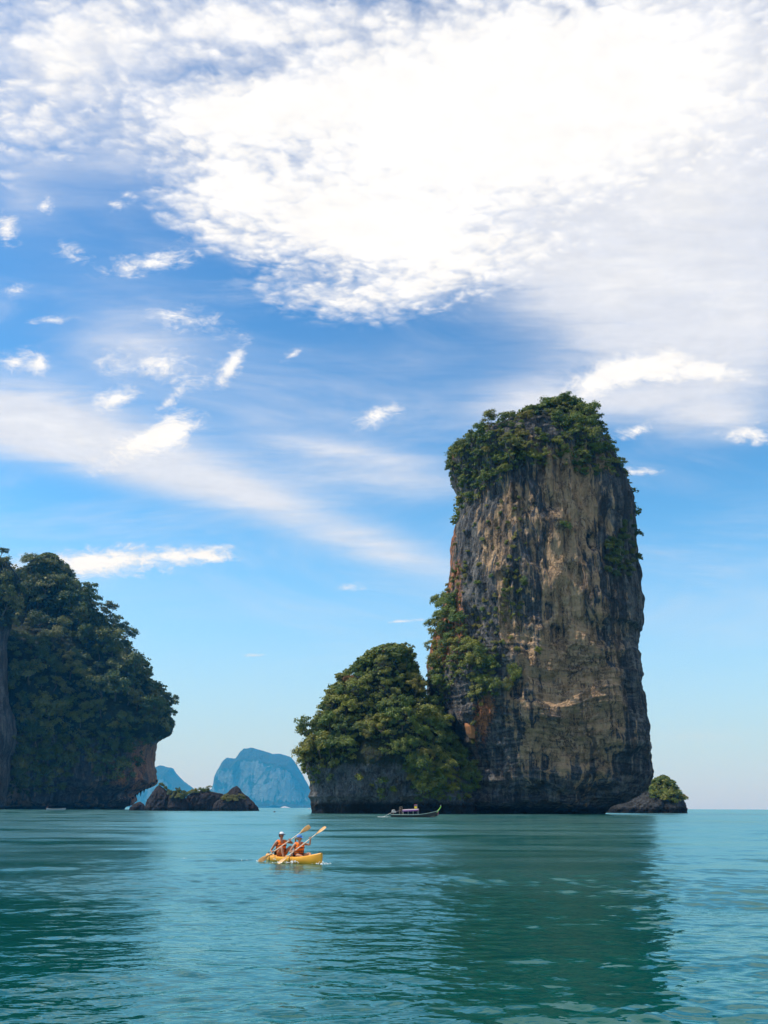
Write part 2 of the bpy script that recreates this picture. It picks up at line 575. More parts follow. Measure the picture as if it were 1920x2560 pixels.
GREENS = [(0.0, (0.067, 0.101, 0.020)), (0.2, (0.091, 0.146, 0.024)), (0.4, (0.143, 0.178, 0.026)), (0.55, (0.072, 0.115, 0.030)),
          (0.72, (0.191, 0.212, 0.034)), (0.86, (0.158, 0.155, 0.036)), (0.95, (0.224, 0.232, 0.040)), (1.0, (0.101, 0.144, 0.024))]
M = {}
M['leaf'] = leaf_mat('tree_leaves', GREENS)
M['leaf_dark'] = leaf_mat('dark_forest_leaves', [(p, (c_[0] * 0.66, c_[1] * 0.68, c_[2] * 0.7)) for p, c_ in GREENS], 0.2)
M['leaf_bright'] = leaf_mat('bright_leaves', [(0.0, (0.10, 0.16, 0.025)), (1.0, (0.16, 0.20, 0.035))])
M['leaf_yellow'] = leaf_mat('yellow_green_leaves', [(0.0, (0.15, 0.15, 0.035)), (0.5, (0.20, 0.18, 0.04)), (1.0, (0.13, 0.14, 0.035))])
M['leaf_olive'] = leaf_mat('olive_yellow_leaves', [(0.0, (0.19, 0.19, 0.032)), (0.5, (0.22, 0.235, 0.036)), (1.0, (0.20, 0.165, 0.034))])
M['leaf_rust'] = leaf_mat('orange_brown_leaves', [(0.0, (0.17, 0.075, 0.018)), (1.0, (0.22, 0.12, 0.03))])
M['bark'] = plain('bark', (0.10, 0.085, 0.07), 0.9, 0.4, 3.0, 0.2)
M['tower_rock'] = rock_mat('weathered_limestone', (0.065, 0.068, 0.078), (0.20, 0.185, 0.17), (0.50, 0.325, 0.19), (0.50, 0.19, 0.075), crack=0.13)
M['hump_rock'] = rock_mat('grey_limestone', (0.075, 0.080, 0.088), (0.23, 0.23, 0.235), (0.28, 0.235, 0.20), (0.40, 0.16, 0.07), streak=0.12, strata=0.1, crack=0.11, wet_shade_h=5.0)  # taller dark band also paints the shade of the undercut foot
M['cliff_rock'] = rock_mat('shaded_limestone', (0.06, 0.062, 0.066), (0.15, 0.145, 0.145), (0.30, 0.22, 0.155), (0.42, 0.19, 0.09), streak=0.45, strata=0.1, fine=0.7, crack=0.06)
M['islet_rock'] = rock_mat('dark_grey_limestone', (0.04, 0.042, 0.046), (0.10, 0.10, 0.10), (0.22, 0.18, 0.14), (0.3, 0.15, 0.07), streak=0.25, strata=0.3, crack=0.12)
M['dark_rock'] = rock_mat('dark_sea_rock', (0.022, 0.019, 0.022), (0.050, 0.042, 0.044), (0.13, 0.10, 0.085), (0.2, 0.1, 0.06), streak=0.3, strata=0.3, fine=1.4, wet_shade_h=0.8)
M['far_rock'] = rock_mat('haze_tinted_limestone', (0.004, 0.042, 0.034), (0.012, 0.075, 0.060), (0.13, 0.18, 0.21), (0.2, 0.15, 0.1), streak=0.5, strata=0.0, fine=0.018, wet_shade_h=0.1)  # blue-green cast of the distance haze painted into the rock colours


# ------------------------------------------------------------------ the sea


def build_sea():
    m, T, b = new_mat('sea_water')
    co = T.n.new('ShaderNodeTexCoord').outputs['Object']
    patch = T.noise(co, 0.012, 3.0, 0.5)
    col = T.mix(T.smooth(patch, 0.35, 0.65), (0.0002, 0.054, 0.043), (0.0002, 0.078, 0.070))
    n1 = T.noise(T.mapping(co, scale=(0.8, 1.25, 1.0)), 1.5, 3.0, 0.55, 0.3)
    n2 = T.noise(T.mapping(co, (5, 2, 0), (0, 0, 0.4), scale=(0.8, 1.3, 1.0)), 6.0, 2.0, 0.5, 0.2)
    calm = T.smooth(T.noise(T.mapping(co, (2, 2, 0), scale=(0.5, 1.0, 1.0)), 0.06, 3.0, 0.55), 0.32, 0.62, 0.35, 1.1)
    h = T.mul(T.mad(n2, 0.22, n1), calm)
    nrm = T.bump(h, 1.0, 0.04)
    T.n.remove(b)
    df = T.n.new('ShaderNodeBsdfDiffuse')              # light scattered back out of the turbid green water
    T.l.new(col, df.inputs['Color'])
    gl = T.n.new('ShaderNodeBsdfGlossy')               # sky and rocks mirrored in the ripples
    gl.inputs['Color'].default_value = (0.66, 0.97, 1.0, 1.0)
    T.l.new(T.math('MAXIMUM', T.attr('chop'), 0.03), gl.inputs['Roughness'])
    T.l.new(nrm, gl.inputs['Normal'])
    fr = T.n.new('ShaderNodeFresnel')
    fr.inputs['IOR'].default_value = 1.42
    T.l.new(nrm, fr.inputs['Normal'])
    mx = T.n.new('ShaderNodeMixShader')
    T.l.new(T.math('MINIMUM', fr.outputs[0], 0.60), mx.inputs[0])   # tilted wavelets keep the mirror partial at the lowest angles
    T.l.new(df.outputs[0], mx.inputs[1])
    T.l.new(gl.outputs[0], mx.inputs[2])
    T.l.new(mx.outputs[0], T.n['Material Output'].inputs[0])
    dense = np.linspace(R(58), R(122), 420)
    rest = np.linspace(R(122), R(418), 74)[1:-1]
    th = np.concatenate([dense, rest])
    r = np.concatenate([np.geomspace(0.5, 6.0, 12)[:-1], np.geomspace(6.0, 260.0, 760)[:-1], np.geomspace(260.0, 14700.0, 60)])
    RR, TH = np.meshgrid(r, th, indexing='ij')
    X, Y = RR * np.cos(TH), RR * np.sin(TH)
    Z = np.zeros_like(X)
    nd = len(dense)
    xd, yd, rd = X[:, :nd], Y[:, :nd], RR[:, :nd]
    dr = np.gradient(r)[:, None]
    calm = np.clip(0.85 + 1.0 * fbm(xd / 22, yd / 11, xd * 0, 3, 5) + 0.5 * perlin(xd / 5.5, yd / 3.2, xd * 0, 9), 0.25, 1.7)
    zz = np.zeros_like(xd)
    lost = np.zeros_like(xd)
    N = 84
    swell = 18
    sig = 0.10
    for i in range(N + swell):
        lam = 0.20 * (3.2 / 0.2) ** ((i + rng.random()) / N)
        k = 2 * math.pi / lam
        a = math.pi / 2 + R(8) + rng.normal(0, 0.62)
        wgt = math.exp(-((math.log(lam) - math.log(0.5)) / 0.85) ** 2) + 0.12
        s = sig * math.sqrt(2.0 / N) * wgt * 1.45
        if i >= N:
            lam = rng.uniform(1.6, 4.5)
            k = 2 * math.pi / lam
            s = 0.040 * math.sqrt(2.0 / swell)
        need = np.clip((lam / np.maximum(dr, rd * 0.0027) - 2.2) / 1.6, 0, 1)
        kx, ky = k * math.cos(a), k * math.sin(a)
        ph = kx * xd + ky * yd + rng.random() * 6.28 + 1.2 * perlin(xd / (lam * 5), yd / (lam * 5), xd * 0 + i * 3.7, i)
        zz += (s / k) * np.sin(ph) * need
        lost += 0.5 * (s * (1 - need)) ** 2
    edge = np.minimum(1, np.minimum(np.arange(nd), np.arange(nd)[::-1]) / 12.0)[None, :]
    Z[:, :nd] = zz * calm * edge
    nr, nt = X.shape
    V = np.stack([X, Y, Z], -1).reshape(-1, 3)
    idx = np.arange(nr * nt).reshape(nr, nt)
    a, bq = idx[:-1, :], idx[1:, :]
    F = np.stack([a, bq, np.roll(bq, -1, 1), np.roll(a, -1, 1)], -1).reshape(-1, 4)
    me = mesh_np('sea', V, F)
    # waves too fine for this part of the mesh become surface roughness
    sl = np.full(X.shape, 0.035)
    sl[:, :nd] = 0.32 * np.sqrt(lost) * np.minimum(calm, 1.1) * edge + 0.035 * (1 - edge)
    vattr(me, 'chop', np.sqrt(np.clip(1.41 * sl, 0, 1)).ravel())
    o = link('sea', me, m)
    tag(o, 'rippled teal green sea in front of the rocky islands', None, None, 'structure')
    return o


build_sea()

# ------------------------------------------------------------------ rock masses


def prof(pts, Y):
    q = [at(px, py, Y) for px, py in pts]
    z = np.array([p.z for p in q])
    x = np.array([p.x for p in q])
    o = np.argsort(z)
    return z[o], x[o]


def cliff(left, right, Yc, depth, nz, nf, nb, disp, power=0.85, top_px=None, zmin=-4.0, notch=None, lean=0.0):
    """Closed rock mass: horizontal rings between a left and a right profile, real depth front to back, then relief."""
    zl, xl = prof(left, Yc)
    zr, xr = prof(right, Yc)
    ztop = max(zl[-1], zr[-1])
    zs = np.concatenate([np.linspace(zmin, ztop * 0.93, int(nz * 0.9))[:-1], ztop - (ztop * 0.07) * (1 - np.linspace(0, 1, nz - int(nz * 0.9) + 1)) ** 1.7])
    L, Rr = np.interp(zs, zl, xl), np.interp(zs, zr, xr)
    k = max(3, nz // 90)
    ker = np.ones(k) / k
    sm = lambda a: np.convolve(np.pad(a, (k // 2, k - 1 - k // 2), mode='edge'), ker, 'valid')
    L, Rr = 0.5 * L + 0.5 * sm(L), 0.5 * Rr + 0.5 * sm(Rr)
    half = np.maximum((Rr - L) / 2, 0.02)
    xc = (L + Rr) / 2
    hb = half.copy()
    K = max(5, nz // 14)
    hb = np.convolve(np.pad(hb, (K // 2, K - 1 - K // 2), mode='edge'), np.ones(K) / K, 'valid')
    hb = np.minimum(hb, half * 1.6 + 0.5)
    if callable(depth):
        bdep = depth(zs / ztop, hb)
    else:
        bdep = hb * depth
    # angles: front half (towards -Y) dense
    tf = np.linspace(math.pi, 2 * math.pi, nf)
    tb = np.linspace(0, math.pi, nb + 2)[1:-1]
    th = np.concatenate([tf, tb])
    c, s = np.cos(th), np.sin(th)
    cx = np.sign(c) * np.abs(c) ** power
    sy = np.sign(s) * np.abs(s) ** power
    X = xc[:, None] + half[:, None] * cx[None]
    Y = Yc + bdep[:, None] * sy[None] + lean * zs[:, None] * np.ones_like(sy)[None]
    Z = np.repeat(zs[:, None], len(th), 1)
    nx = cx[None] / half[:, None]
    ny = sy[None] / np.maximum(bdep[:, None], 0.02)
    nn = np.sqrt(nx * nx + ny * ny) + 1e-9
    nx, ny = nx / nn, ny / nn
    lim = np.clip(half / 6.0, 0.02, 1.0)[:, None]
    side = np.abs(ny) * 0.65 + 0.35                        # keep the outline close to its trace
    D, dz = disp(X, Y, Z, nx, ny, ztop)
    D = D * lim * side
    if notch is not None:
        h, dep = notch
        t = np.clip(1 - Z / h, 0, 1)
        D = D - dep * (t ** 0.6) * (Z > -50) * np.clip(0.75 + 0.6 * perlin(X / 9, Y / 9, Z * 0, 91), 0.3, 1.4)
    X2, Y2, Z2 = X + nx * D, Y + ny * D, Z + dz * lim
    # bring the relief back inside the traced outline (smoothly up the height, so small roughness stays)
    A = X2 * (Yc / Y2)
    la, ra = A.min(1), A.max(1)
    w = max(3, nz // 30)
    sm2 = lambda a: np.convolve(np.pad(a, (w, w), mode='edge'), np.ones(2 * w + 1) / (2 * w + 1), 'valid')
    la, ra = L + sm2(la - L), Rr + sm2(ra - Rr)
    k = (Rr - L + 0.05) / np.maximum(ra - la, 0.05)
    X2 = (L[:, None] + (A - la[:, None]) * k[:, None]) * (Y2 / Yc)
    return X2, Y2, Z2, ztop


def cliff_object(name, grids, base, mat, attrs):
    X, Y, Z = grids
    nz, nt = X.shape
    V = np.stack([X - base[0], Y - base[1], Z - base[2]], -1).reshape(-1, 3)
    idx = np.arange(nz * nt).reshape(nz, nt)
    a, b = idx[:-1], idx[1:]
    F = np.stack([a, np.roll(a, -1, 1), np.roll(b, -1, 1), b], -1).reshape(-1, 4)
    # close the top with a fan of quads onto its own ring
    topc = len(V)
    V = np.vstack([V, V[-nt:].mean(0)[None] + np.array([[0, 0, 0.15]])])
    t = idx[-1]
    Ft = np.stack([t, np.roll(t, -1), np.full(nt, topc), np.full(nt, topc)], -1)
    me = mesh_np(name, V, F)
    bm = bmesh.new()
    bm.from_mesh(me)
    bm.verts.ensure_lookup_table()
    tv = bm.verts[topc]
    for q in range(nt):
        f = bm.faces.new((bm.verts[int(t[q])], bm.verts[int(t[(q + 1) % nt])], tv))
        f.smooth = True
    bm.to_mesh(me)
    bm.free()
    for k, v in attrs.items():
        vattr(me, k, np.append(np.clip(v, 0, 1).ravel(), 0))
    o = link(name, me, mat, None, base)
    return o, V + np.array(base), F


BVH = {}


def reg(key, V, F):
    BVH[key] = BVHTree.FromPolygons(V.tolist(), F.tolist())


# --- the tall rock tower
T_LEFT = [(1400, 1016), (1350, 1038), (1295, 1064), (1235, 1086), (1195, 1104), (1160, 1124), (1132, 1142), (1123, 1160), (1124, 1184), (1136, 1216), (1147, 1257),
          (1147, 1291), (1132, 1331), (1125, 1365), (1125, 1416), (1118, 1460), (1104, 1507), (1090, 1560), (1074, 1610), (1066, 1680), (1068, 1740),
          (1080, 1800), (1104, 1860), (1118, 1930), (1094, 1990), (1070, 2036)]
T_RIGHT = [(1408, 1016), (1452, 1034), (1484, 1062), (1512, 1112), (1535, 1158), (1552, 1192), (1566, 1212), (1580, 1247), (1592, 1297), (1593, 1365), (1599, 1416),
           (1608, 1483), (1610, 1510), (1612, 1588), (1597, 1592), (1599, 1640), (1608, 1702), (1617, 1770), (1627, 1854), (1633, 1939), (1621, 1972), (1602, 1989),
           (1568, 2003), (1533, 2013), (1521, 2036)]
TOWER_Y = 395.0


def tower_disp(X, Y, Z, nx, ny, H):
    zn = Z / H
    big = 4.2 * fbm(X / 30, Y / 30, Z / 75, 3, 3)
    flute = 3.0 * ridged(X / 8.5, Y / 8.5, Z / 62, 3, 21) * np.clip((zn - 0.24) / 0.22, 0.25, 1)
    fine = 1.15 * fbm(X / 2.6, Y / 2.6, Z / 6.0, 3, 44)
    w = Z + 5.0 * fbm(X / 26, Y / 26, Z / 40, 2, 8) + 0.05 * X
    low = np.clip((0.50 - zn) / 0.16, 0, 1)
    lay = perlin(w / 1.9, X / 24, Y / 24, 61) + 0.55 * perlin(w / 0.85, X / 10, Y / 10, 62)
    lay = np.sign(lay) * np.abs(lay) ** 0.7
    ledge = 0.7 * np.clip(perlin(w / 8.5, X / 40, Y / 40, 63) * 2.2, -1, 1)
    blocks = 2.0 * np.clip(perlin(X / 11, Y / 11, Z / 10, 77) * 3 - 0.5, -0.6, 0.8) * low
    # hollows and pockets in the face
    flute = flute + 1.1 * ridged(X / 3.6, Y / 3.6, Z / 34, 2, 25) * np.clip((zn - 0.30) / 0.2, 0.1, 1)
    poc = -4.6 * np.clip(perlin(X / 9, Y / 9, Z / 15, 70) - 0.32, 0, 1) * 2.2
    D = big + flute + fine + low * (0.62 * lay + ledge) + blocks + poc
    # bulge a third of the way up, falling back to the foot
    D = D + 3.0 * np.exp(-((zn - 0.20) / 0.11) ** 2) - 5.0 * np.clip((0.085 - zn) / 0.085, 0, 1)
    foot = np.clip((X.mean() + 12 - X) / 20, 0, 1) * (ny < 0)
    D = D + foot * (4.5 + 2.0 * perlin(X / 7, Y / 7, Z / 3, 95)) * np.exp(-((Z - 4.2) / 2.0) ** 2)
    return D, 0.5 * fbm(X / 3, Y / 3, Z / 3, 2, 55) * np.clip((zn - 0.85) / 0.1, 0, 1)


def build_tower():
    X, Y, Z, H = cliff(T_LEFT, T_RIGHT, TOWER_Y, 0.95, 520, 300, 60, tower_disp, power=0.80, notch=(3.0, 4.0))
    zn = Z / H
    xc = (X - X.min()) / (X.max() - X.min())
    strata = np.clip((0.52 - zn) / 0.2, 0.12, 1)
    tan = 0.88 * np.exp(-((xc - 0.60) / 0.28) ** 2) + 0.4 * np.exp(-((xc - 0.30) / 0.10) ** 2) * (zn > 0.35)
    tan = tan + 0.16 * np.exp(-((xc - 0.52) / 0.3) ** 2 - ((zn - 0.30) / 0.14) ** 2)
    tan = tan * np.clip((0.86 - zn) / 0.06, 0, 1) * np.clip((zn + 0.02) / 0.16, 0.35, 1) - 0.45 * (xc > 0.86)
    left = np.clip((np.interp(zn, [0, 0.3, 0.8, 1], [0.27, 0.20, 0.16, 0.16]) - xc) / 0.05, 0, 1)
    rust = 0.88 * left * np.clip((zn - 0.2) / 0.15, 0.4, 1) + 0.40 * np.exp(-((xc - 0.52) / 0.10) ** 2 - ((zn - 0.74) / 0.09) ** 2)
    rust += 0.9 * np.exp(-((xc - 0.22) / 0.05) ** 2 - ((zn - 0.2) / 0.06) ** 2)
    moss = np.clip((zn - 0.86) / 0.08, 0, 0.75) + 0.25 * np.clip((0.30 - xc) / 0.1, 0, 1)
    base = (float(X.mean()), TOWER_Y, 0.0)
    o, V, F = cliff_object('rock_tower', (X, Y, Z), base, M['tower_rock'], dict(strata=strata, tan=tan, rust=rust, moss=moss))
    tag(o, 'tall sheer limestone tower with streaked tan and grey face, tree covered top', 'rock tower')
    reg('tower', V, F)
    return o


TOWER = build_tower()

# --- the tree covered hump joined to its left side
H_LEFT = [(962, 1636), (932, 1648), (890, 1682), (862, 1702), (845, 1728), (815, 1765), (800, 1800), (782, 1842), (768, 1872), (762, 1920), (775, 1962), (774, 1985), (777, 2034)]
H_RIGHT = [(1000, 1636), (1022, 1648), (1034, 1690), (1050, 1740), (1100, 1800), (1140, 1880), (1180, 1960), (1195, 2036)]
HUMP_Y = 378.0


def hump_disp(X, Y, Z, nx, ny, H):
    big = 4.5 * fbm(X / 18, Y / 18, Z / 22, 3, 103)
    cr = 1.6 * ridged(X / 6, Y / 6, Z / 9, 3, 121)
    fine = 0.7 * fbm(X / 2.2, Y / 2.2, Z / 2.2, 3, 144)
    return big + cr + fine, 0.3 * fbm(X / 3, Y / 3, Z / 3, 2, 155)


def build_hump():
    X, Y, Z, H = cliff(H_LEFT, H_RIGHT, HUMP_Y, lambda t, hb: np.minimum(hb * 0.95, 30), 220, 200, 40, hump_disp, power=0.85, notch=(5.5, 6.0))
    zn = Z / H
    o, V, F = cliff_object('rock_shoulder', (X, Y, Z), (float(X.mean()), HUMP_Y, 0.0), M['hump_rock'],
                           dict(strata=0 * zn + 0.15, tan=0.25 * np.exp(-((zn - 0.15) / 0.1) ** 2), rust=0.15 + 0 * zn, moss=np.clip((zn - 0.22) / 0.1, 0, 0.8)))
    tag(o, 'lower grey rock shoulder under thick trees, joined to the left of the tower', 'rock')
    reg('hump', V, F)


build_hump()

# --- islet behind the tower's right foot
I_LEFT = [(1655, 1952), (1630, 1962), (1606, 1979), (1580, 1993), (1535, 2006), (1512, 2018), (1498, 2036)]
I_RIGHT = [(1660, 1952), (1682, 1966), (1702, 1990), (1714, 2008), (1718, 2022), (1719, 2034)]


def small_disp(sd, s=1.0):
    def f(X, Y, Z, nx, ny, H):
        D = s * (1.5 * fbm(X / 9 / s, Y / 9 / s, Z / 12 / s, 3, sd) + 1.3 * ridged(X / 3.4 / s, Y / 3.4 / s, Z / 5 / s, 3, sd + 9) + 0.5 * fbm(X / 1.1, Y / 1.1, Z / 1.1, 2, sd + 20))
        return D, s * 0.3 * fbm(X / 2, Y / 2, Z / 2, 2, sd + 31)
    return f


def rock(key, name, left, right, Yc, depth, sd, mat, label, cat='rock', s=1.0, nz=70, nf=80, moss_from=2.0, tanv=0.2, notch=(1.6, 1.2), group=None):
    X, Y, Z, H = cliff(left, right, Yc, depth, nz, nf, 24, small_disp(sd, s), power=0.9, zmin=-2.0, notch=notch)
    zn = Z / H
    o, V, F = cliff_object(name, (X, Y, Z), (float(X.mean()), Yc, 0.0), M[mat],
                           dict(strata=0 * zn + 0.5, tan=tanv * np.clip(1 - zn * 1.5, 0, 1), rust=0 * zn, moss=np.clip((zn - moss_from) * 6, 0, 0.9)))
    tag(o, label, cat, group)
    reg(key, V, F)
    return o


rock('islet', 'rock_islet', I_LEFT, I_RIGHT, 520, 0.8, 211, 'islet_rock', 'small bush topped grey islet peeking out behind the right foot of the tower', 'islet', 1.3, 80, 110, 0.55)

# --- low dark rocks in the strait
rock('rk_a', 'sea_rock', [(346, 2005), (334, 2010), (325, 2018), (321, 2026)], [(352, 2005), (360, 2011), (364, 2018), (366, 2027)], 606, 0.8, 301, 'dark_rock',
     'smallest low boulder, under the overhang of the wooded cliff', 'rock', 0.7, 40, 50, 3.0)
rock('rk_b', 'sea_rock', [(396, 1963), (389, 1969), (379, 1983), (368, 1998), (363, 2012), (360, 2027)], [(398, 1963), (409, 1970), (420, 1979), (428, 1995), (432, 2010), (438, 2027)], 600, 0.7, 311,
     'dark_rock', 'pointed dark rock with smooth sloping left side beside the smallest boulder', 'rock', 0.9, 60, 70, 3.0)
rock('rk_c', 'sea_rock', [(432, 1977), (424, 1984), (420, 1998), (418, 2027)], [(450, 1980), (462, 1988), (467, 2002), (473, 2027)], 596, 0.7, 321, 'dark_rock',
     'squat dark rock with one little lone tree on its flat top', 'rock', 0.8, 50, 60, 0.72)
rock('rk_d', 'sea_rock', [(505, 1976), (478, 1982), (466, 1992), (462, 2010), (466, 2027)], [(515, 1975), (535, 1981), (556, 1984), (568, 1996), (572, 2027)], 604, 0.6, 331, 'dark_rock',
     'wide dark middle rock with a brush covered crest, in the strait', 'rock', 0.9, 55, 80, 0.8)
rock('rk_e', 'sea_rock', [(590, 1965), (579, 1971), (566, 1984), (556, 2000), (552, 2027)], [(593, 1965), (600, 1972), (607, 1983), (618, 1990), (634, 2005), (645, 2018), (648, 2027)], 612, 0.6, 341,
     'dark_rock', 'bare dark peaked rock at the right end of the strait rocks', 'rock', 0.9, 60, 80, 3.0)
rock('rk_f', 'sea_rock', [(575, 1988), (556, 1994), (542, 2002), (534, 2010), (530, 2028)], [(590, 1988), (606, 1996), (613, 2006), (617, 2018), (619, 2028)], 592, 0.7, 351, 'dark_rock',
     'rock capped with yellow green grass in front of the peaked rock', 'rock', 0.8, 50, 70, 0.62, 0.35)

# --- the wooded cliff on the left
L_LEFT = [(120, 1412), (100, 1424), (80, 1438), (30, 1478), (-100, 1540), (-240, 1590), (-420, 1640), (-560, 1800), (-600, 2025)]
L_RIGHT = [(124, 1414), (144, 1428), (170, 1452), (192, 1480), (210, 1508), (242, 1534), (260, 1560), (280, 1590), (310, 1608), (336, 1644), (362, 1678), (382, 1714), (402, 1744), (412, 1774),
           (436, 1812), (430, 1834), (402, 1846), (391, 1862), (387, 1900), (396, 1955), (368, 1972), (340, 1988), (341, 2001), (326, 2010), (312, 2024)]
HEAD_Y = 860.0


def head_disp(X, Y, Z, nx, ny, H):
    zn = Z / H
    big = 16 * fbm(X / 75, Y / 75, Z / 95, 3, 403)
    cr = 4.0 * ridged(X / 22, Y / 22, Z / 60, 3, 421)
    fine = 3.0 * fbm(X / 7, Y / 7, Z / 8, 3, 444)
    under = -9.0 * np.clip((0.10 - zn) / 0.10, 0, 1) * (np.abs(nx) < 0.8)
    return big + cr + fine + under, 2.5 * fbm(X / 18, Y / 18, Z / 18, 3, 455)


def build_headland():
    X, Y, Z, H = cliff(L_LEFT, L_RIGHT, HEAD_Y, lambda t, hb: np.minimum(hb * 0.6, 75), 260, 330, 40, head_disp, power=0.9, notch=(5.0, 7.0))
    zn = Z / H
    xc = (X - at(0, 2000, HEAD_Y).x) / (at(440, 2000, HEAD_Y).x - at(0, 2000, HEAD_Y).x)
    rust = 0.85 * np.clip((xc - 0.66) / 0.1, 0, 1) * np.clip((0.30 - zn) / 0.05, 0, 1)
    tan = 0.45 * np.clip((0.35 - zn) / 0.1, 0, 1)
    moss = np.clip((zn - 0.22) / 0.08, 0, 0.9)
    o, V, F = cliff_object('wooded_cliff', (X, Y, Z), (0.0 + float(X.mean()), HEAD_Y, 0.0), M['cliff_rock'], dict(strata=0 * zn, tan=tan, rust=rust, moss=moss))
    tag(o, 'huge dark wooded limestone cliff with an undercut foot on the left shore', 'cliff')
    reg('head', V, F)
    return o


HEAD = build_headland()

S_LEFT = [(-160, 1404), (-260, 1500), (-330, 1700), (-340, 2024)]
S_RIGHT = [(-8, 1390), (18, 1402), (34, 1424), (52, 1450), (44, 1500), (30, 1560), (18, 1600), (20, 1700), (24, 1760), (38, 1796), (42, 1830), (38, 1870), (26, 1900), (24, 1950), (16, 1990), (14, 2024)]


def build_spur():
    X, Y, Z, H = cliff(S_LEFT, S_RIGHT, 760, lambda t, hb: np.minimum(hb * 0.5, 28), 200, 150, 30, lambda X, Y, Z, nx, ny, H: (
        5 * fbm(X / 30, Y / 30, Z / 50, 3, 503) + 2.5 * ridged(X / 10, Y / 10, Z / 40, 3, 521) + 0.9 * fbm(X / 3, Y / 3, Z / 6, 3, 544), 1.0 * fbm(X / 9, Y / 9, Z / 9, 2, 555)),
        power=0.9, notch=(5, 4))
    zn = Z / H
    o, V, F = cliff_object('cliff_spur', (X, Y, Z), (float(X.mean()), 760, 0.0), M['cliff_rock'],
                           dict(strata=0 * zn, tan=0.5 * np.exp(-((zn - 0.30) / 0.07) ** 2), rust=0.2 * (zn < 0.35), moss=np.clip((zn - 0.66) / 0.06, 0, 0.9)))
    tag(o, 'bare blue grey cliff spur with tan bulge at the edge of the wooded cliff', 'cliff')
    reg('spur', V, F)


build_spur()

# --- far hills across the bay


def far_hill(ridge_px, Yd, depth, sd, label, front=0.35):
    P = [at(px, py, Yd) for px, py in ridge_px]
    rx = np.array([p.x for p in P])
    rz = np.array([p.z for p in P])
    nx_, ny_ = 260, 90
    xs = np.linspace(rx.min() - 110, rx.max() + 110, nx_)
    t = np.linspace(-1, 1, ny_)
    Xg, Tg = np.meshgrid(xs, t, indexing='ij')
    rid = np.interp(Xg, rx, rz, left=-60, right=-60)
    wob = 0.16 * fbm(Xg / 800, Tg * 2.2, 0 * Xg, 4, sd)
    a = np.clip(1 - (np.abs(Tg + wob) - 0.06) / 0.94, 0, 1)
    steep = np.where(a > front, 1 - 0.22 * (1 - a) / (1 - front), 0.78 * np.clip((a - front * 0.35) / (front * 0.65), 0, 1) ** 0.8)
    talus = 0.30 * np.clip(a / front, 0, 1)
    sh = np.maximum(steep, talus)
    Zg = rid * sh + (42 * fbm(Xg / 245, Tg * 5, 0 * Xg, 4, sd + 5) + 19 * ridged(Xg / 113, Tg * 3, 0 * Xg, 2, sd + 8)) * np.clip(sh * 3, 0, 1) * np.clip(1.02 - sh, 0, 1) * 2 - 4
    Yg = Yd + depth * Tg
    Zg = np.maximum(Zg, np.where(rid > 20, 28 * np.clip(a / 0.12, 0, 1) - 4, -60))
    rough = 9.0 * fbm(Xg / 42, Yg / 42, 0 * Xg, 3, sd + 40)
    Zg = Zg + rough * np.clip(Zg / 56, 0, 1)
    V = np.stack([Xg - rx.mean(), Yg - Yd, Zg], -1).reshape(-1, 3)
    idx = np.arange(nx_ * ny_).reshape(nx_, ny_)
    F = np.stack([idx[:-1, :-1], idx[1:, :-1], idx[1:, 1:], idx[:-1, 1:]], -1).reshape(-1, 4)
    me = mesh_np('far_hill', V, F)
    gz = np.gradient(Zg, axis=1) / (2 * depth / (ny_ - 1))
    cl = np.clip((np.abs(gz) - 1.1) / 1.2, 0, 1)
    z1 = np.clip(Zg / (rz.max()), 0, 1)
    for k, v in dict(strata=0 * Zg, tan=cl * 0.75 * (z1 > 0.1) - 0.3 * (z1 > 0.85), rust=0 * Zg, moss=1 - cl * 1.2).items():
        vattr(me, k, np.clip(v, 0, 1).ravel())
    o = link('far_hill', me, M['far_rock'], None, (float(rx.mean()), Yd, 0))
    tag(o, label, None, None, 'structure')


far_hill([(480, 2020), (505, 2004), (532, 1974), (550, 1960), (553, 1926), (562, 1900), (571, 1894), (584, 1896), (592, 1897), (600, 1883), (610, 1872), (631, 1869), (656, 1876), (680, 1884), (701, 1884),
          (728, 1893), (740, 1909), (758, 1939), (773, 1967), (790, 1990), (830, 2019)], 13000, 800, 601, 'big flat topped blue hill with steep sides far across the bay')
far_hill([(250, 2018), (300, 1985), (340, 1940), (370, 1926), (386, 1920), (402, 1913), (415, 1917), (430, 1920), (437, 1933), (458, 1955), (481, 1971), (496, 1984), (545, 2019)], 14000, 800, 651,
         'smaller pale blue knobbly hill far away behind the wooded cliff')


def build_haze():
    m = bpy.data.materials.new('sea_haze')
    m.use_nodes = True
    T = NT(m.node_tree)
    T.n.remove(T.n['Principled BSDF'])
    v = T.n.new('ShaderNodeVolumePrincipled')
    v.inputs['Color'].default_value = (0.035, 0.42, 1.0, 1)
    v.inputs['Absorption Color'].default_value = (1, 1, 1, 1)
    v.inputs['Density'].default_value = 0.000072
    v.inputs['Anisotropy'].default_value = 0.0
    T.l.new(v.outputs[0], T.n['Material Output'].inputs['Volume'])
    b = MB().box((0, 0, 0), (30000, 30000, 900.0))
    o = b.build('haze', m, None, False, (0, 0, 900.0 / 2 - 6.0))
    tag(o, 'thin blue sea haze over the bay', None, None, 'stuff')


build_haze()

# ------------------------------------------------------------------ trees and shrubs


